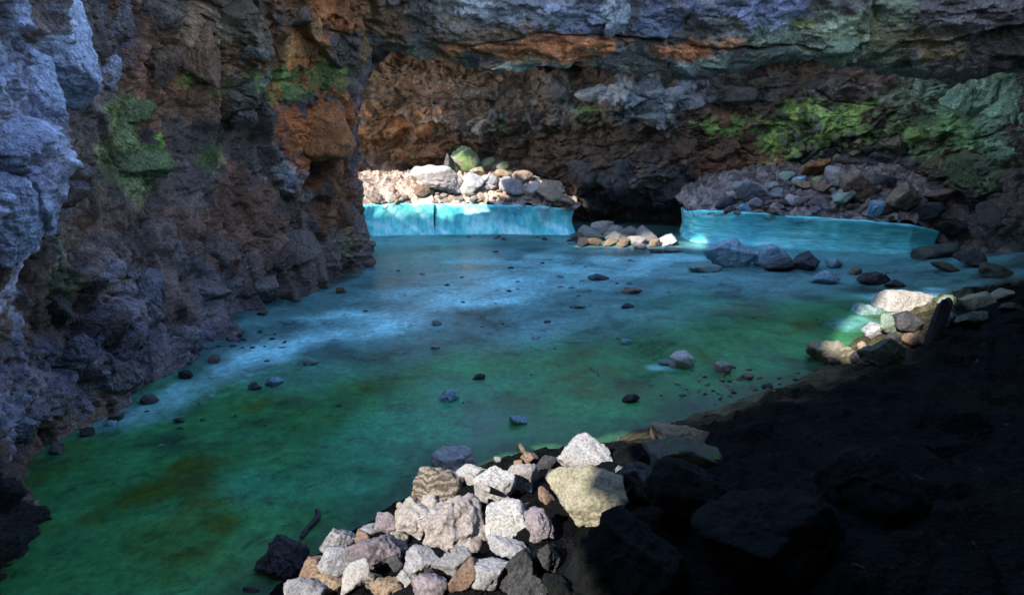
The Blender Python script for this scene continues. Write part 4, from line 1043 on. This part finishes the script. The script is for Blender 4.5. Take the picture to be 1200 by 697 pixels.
for i in range(130):
    px = random.uniform(850, 1060); py = random.uniform(215 + max(0, 920 - px) * 0.2, 252 + (px - 850) * 0.02)
    wd = random.uniform(5, 12); m_ = random.choice(['grey', 'brown', 'lilac', 'stone', 'tan', 'stone'])
    small(px, py, wd, wd * random.uniform(0.5, 0.85), bvh_b2, m_, 'small %s stone in the grey rubble on the layered ice ledge' % WORD[m_], 'small %s stones on the layered ledge' % WORD[m_], name='rubble_stone', sink=0.2)
# ================================================================= stones standing out of the walls: pieces of the wall
WL = [  # px, py, w, h, material, tilt
 (85, 70, 58, 150, 'lav', 4), (40, 100, 60, 170, 'lav', -4), (15, 250, 60, 130, 'lav', 4), (150, 133, 58, 40, 'olive', 10), (148, 192, 112, 84, 'mossd', 6), (128, 85, 32, 44, 'lav', 10), (140, 20, 34, 60, 'stone', 0),
 (185, 70, 60, 70, 'brown', 5), (228, 60, 50, 90, 'brown', -6), (222, 108, 60, 40, 'brown', 4), (190, 20, 60, 40, 'stone', 0), (285, 130, 40, 40, 'stone', 0), (300, 205, 40, 30, 'stone', 10), (365, 150, 90, 80, 'rust', -10), (335, 212, 40, 26, 'lilac', 0),
 (170, 345, 46, 56, 'lilac', -10), (150, 320, 30, 20, 'lilac', 20), (205, 300, 40, 50, 'stone', 0), (255, 300, 50, 50, 'stone', 10), (240, 340, 60, 40, 'stone', 0), (130, 380, 50, 50, 'brown', 0), (90, 420, 40, 70, 'lilac', 10), (200, 400, 70, 40, 'stone', -20), (330, 300, 40, 40, 'dark', 0),
 (300, 340, 50, 34, 'stone', -10), (350, 290, 50, 40, 'stone', 0), (395, 250, 36, 60, 'brown', 0), (60, 360, 50, 70, 'dark', 0), (20, 505, 44, 50, 'lilac', 0), (60, 470, 60, 50, 'stone', 0), (140, 445, 50, 40, 'stone', -15), (340, 110, 50, 22, 'olive', -20), (395, 95, 30, 30, 'olive', 0), (300, 60, 34, 24, 'stone', 0), (350, 20, 46, 30, 'brown', 0), (395, 25, 36, 24, 'rust', 0)]
for (px, py, wd, ht, m, tl) in WL:
    rock_at('rock_slab', px, py, wd, ht, bvh_left, m, tilt=tl, parent=wall_left, embed=0.42 if m == 'lav' else 0.28, deep=0.5 if m == 'lav' else 0.75, planes=10, rough=1.2)
WB = [
 (1135, 118, 56, 52, 'mint', -6), (1168, 112, 30, 78, 'mint', 6), (1085, 107, 52, 36, 'mint', 6), (1120, 158, 46, 36, 'moss', 10), (1192, 125, 22, 40, 'mint', 0), (1140, 208, 64, 42, 'mossd', 14), (1080, 155, 34, 20, 'moss', 0), (1185, 165, 30, 20, 'mint', 0), (1150, 185, 40, 18, 'brown', 10), (1190, 215, 24, 44, 'stone', 0),
 (1050, 165, 44, 22, 'brown', 10), (1000, 187, 44, 30, 'slate', 0), (1035, 183, 46, 26, 'slate', -6), (975, 178, 24, 20, 'slate', 6), (1100, 190, 30, 20, 'brown', 0), (1170, 250, 44, 34, 'dark', 0), (1120, 235, 40, 30, 'dark', 10), (1180, 285, 40, 34, 'dark', 0), (1135, 275, 36, 28, 'stone', 0),
 (700, 108, 50, 22, 'white', -4), (745, 105, 30, 18, 'cream', 4), (785, 112, 44, 22, 'grey', -4), (815, 118, 30, 20, 'white', 4), (765, 138, 44, 18, 'grey', 8), (690, 130, 24, 12, 'moss', -4), (668, 130, 22, 14, 'grey', 0), (645, 105, 40, 26, 'stone', 0), (600, 108, 36, 24, 'stone', 0), (560, 110, 40, 26, 'stone', 0), (520, 100, 40, 24, 'brown', 0), (480, 95, 36, 22, 'brown', 0), (440, 110, 34, 30, 'stone', 0), (442, 122, 18, 16, 'tan', 0),
 (860, 110, 50, 22, 'stone', 0), (910, 115, 60, 20, 'stone', 0), (960, 100, 40, 18, 'dark', 0), (1010, 105, 40, 20, 'stone', 0), (730, 205, 60, 50, 'dark', 0), (780, 215, 50, 60, 'dark', 10), (690, 200, 50, 40, 'dark', 0), (800, 170, 50, 30, 'brown', 0), (850, 170, 50, 40, 'brown', 10), (640, 170, 44, 26, 'brown', 0), (470, 180, 40, 30, 'rust', 0), (500, 150, 36, 26, 'rust', 0), (440, 170, 26, 36, 'rust', 0)]
for (px, py, wd, ht, m, tl) in WB:
    rock_at('rock_slab', px, py, wd, ht, bvh_back, m, tilt=tl, parent=wall_back, embed=0.28, deep=0.7, planes=10, rough=1.1)
for i in range(90):   # the mossy pebbly patch
    px = random.gauss(950, 34); py = random.gauss(158, 15)
    wd = random.uniform(6, 12)
    small(px, py, wd, wd * random.uniform(0.6, 0.9), bvh_back, random.choice(['moss', 'moss', 'olive']), None, None, parent=wall_back, embed=True)
for i in range(70):
    px = random.gauss(600, 34); py = random.gauss(152, 8)
    wd = random.uniform(5, 10)
    small(px, py, wd, wd * random.uniform(0.6, 0.9), bvh_back, random.choice(['stone', 'mossd', 'stone', 'brown']), None, None, parent=wall_back, embed=True)
CL = [(722, 22, 26, 46, 'white', 24), (775, 28, 34, 50, 'slate', 24), (700, 18, 30, 24, 'lav', 10), (850, 6, 70, 20, 'slate', 0), (905, 30, 30, 18, 'lav', -14), (938, 30, 18, 9, 'moss', 0), (865, 42, 40, 14, 'slate', 0), (1040, 40, 70, 44, 'olive', -10), (985, 52, 40, 26, 'mint', 0), (925, 58, 44, 20, 'mint', 0), (600, 20, 44, 24, 'grey', 0), (540, 30, 50, 24, 'pink', 0), (640, 10, 40, 20, 'lav', 0), (480, 30, 40, 26, 'rust', 0), (690, 52, 60, 12, 'rust', 4), (790, 56, 44, 10, 'rust', -4), (620, 72, 50, 12, 'tan', 0), (840, 74, 44, 14, 'mint', 0), (1110, 50, 34, 18, 'tan', 10), (570, 56, 50, 14, 'rust', 0)]
for (px, py, wd, ht, m, tl) in CL:
    rock_at('rock_slab', px, py, wd, ht, bvh_ceil, m, tilt=tl, parent=ceiling, embed=0.35, deep=0.6, planes=10, rough=1.2)
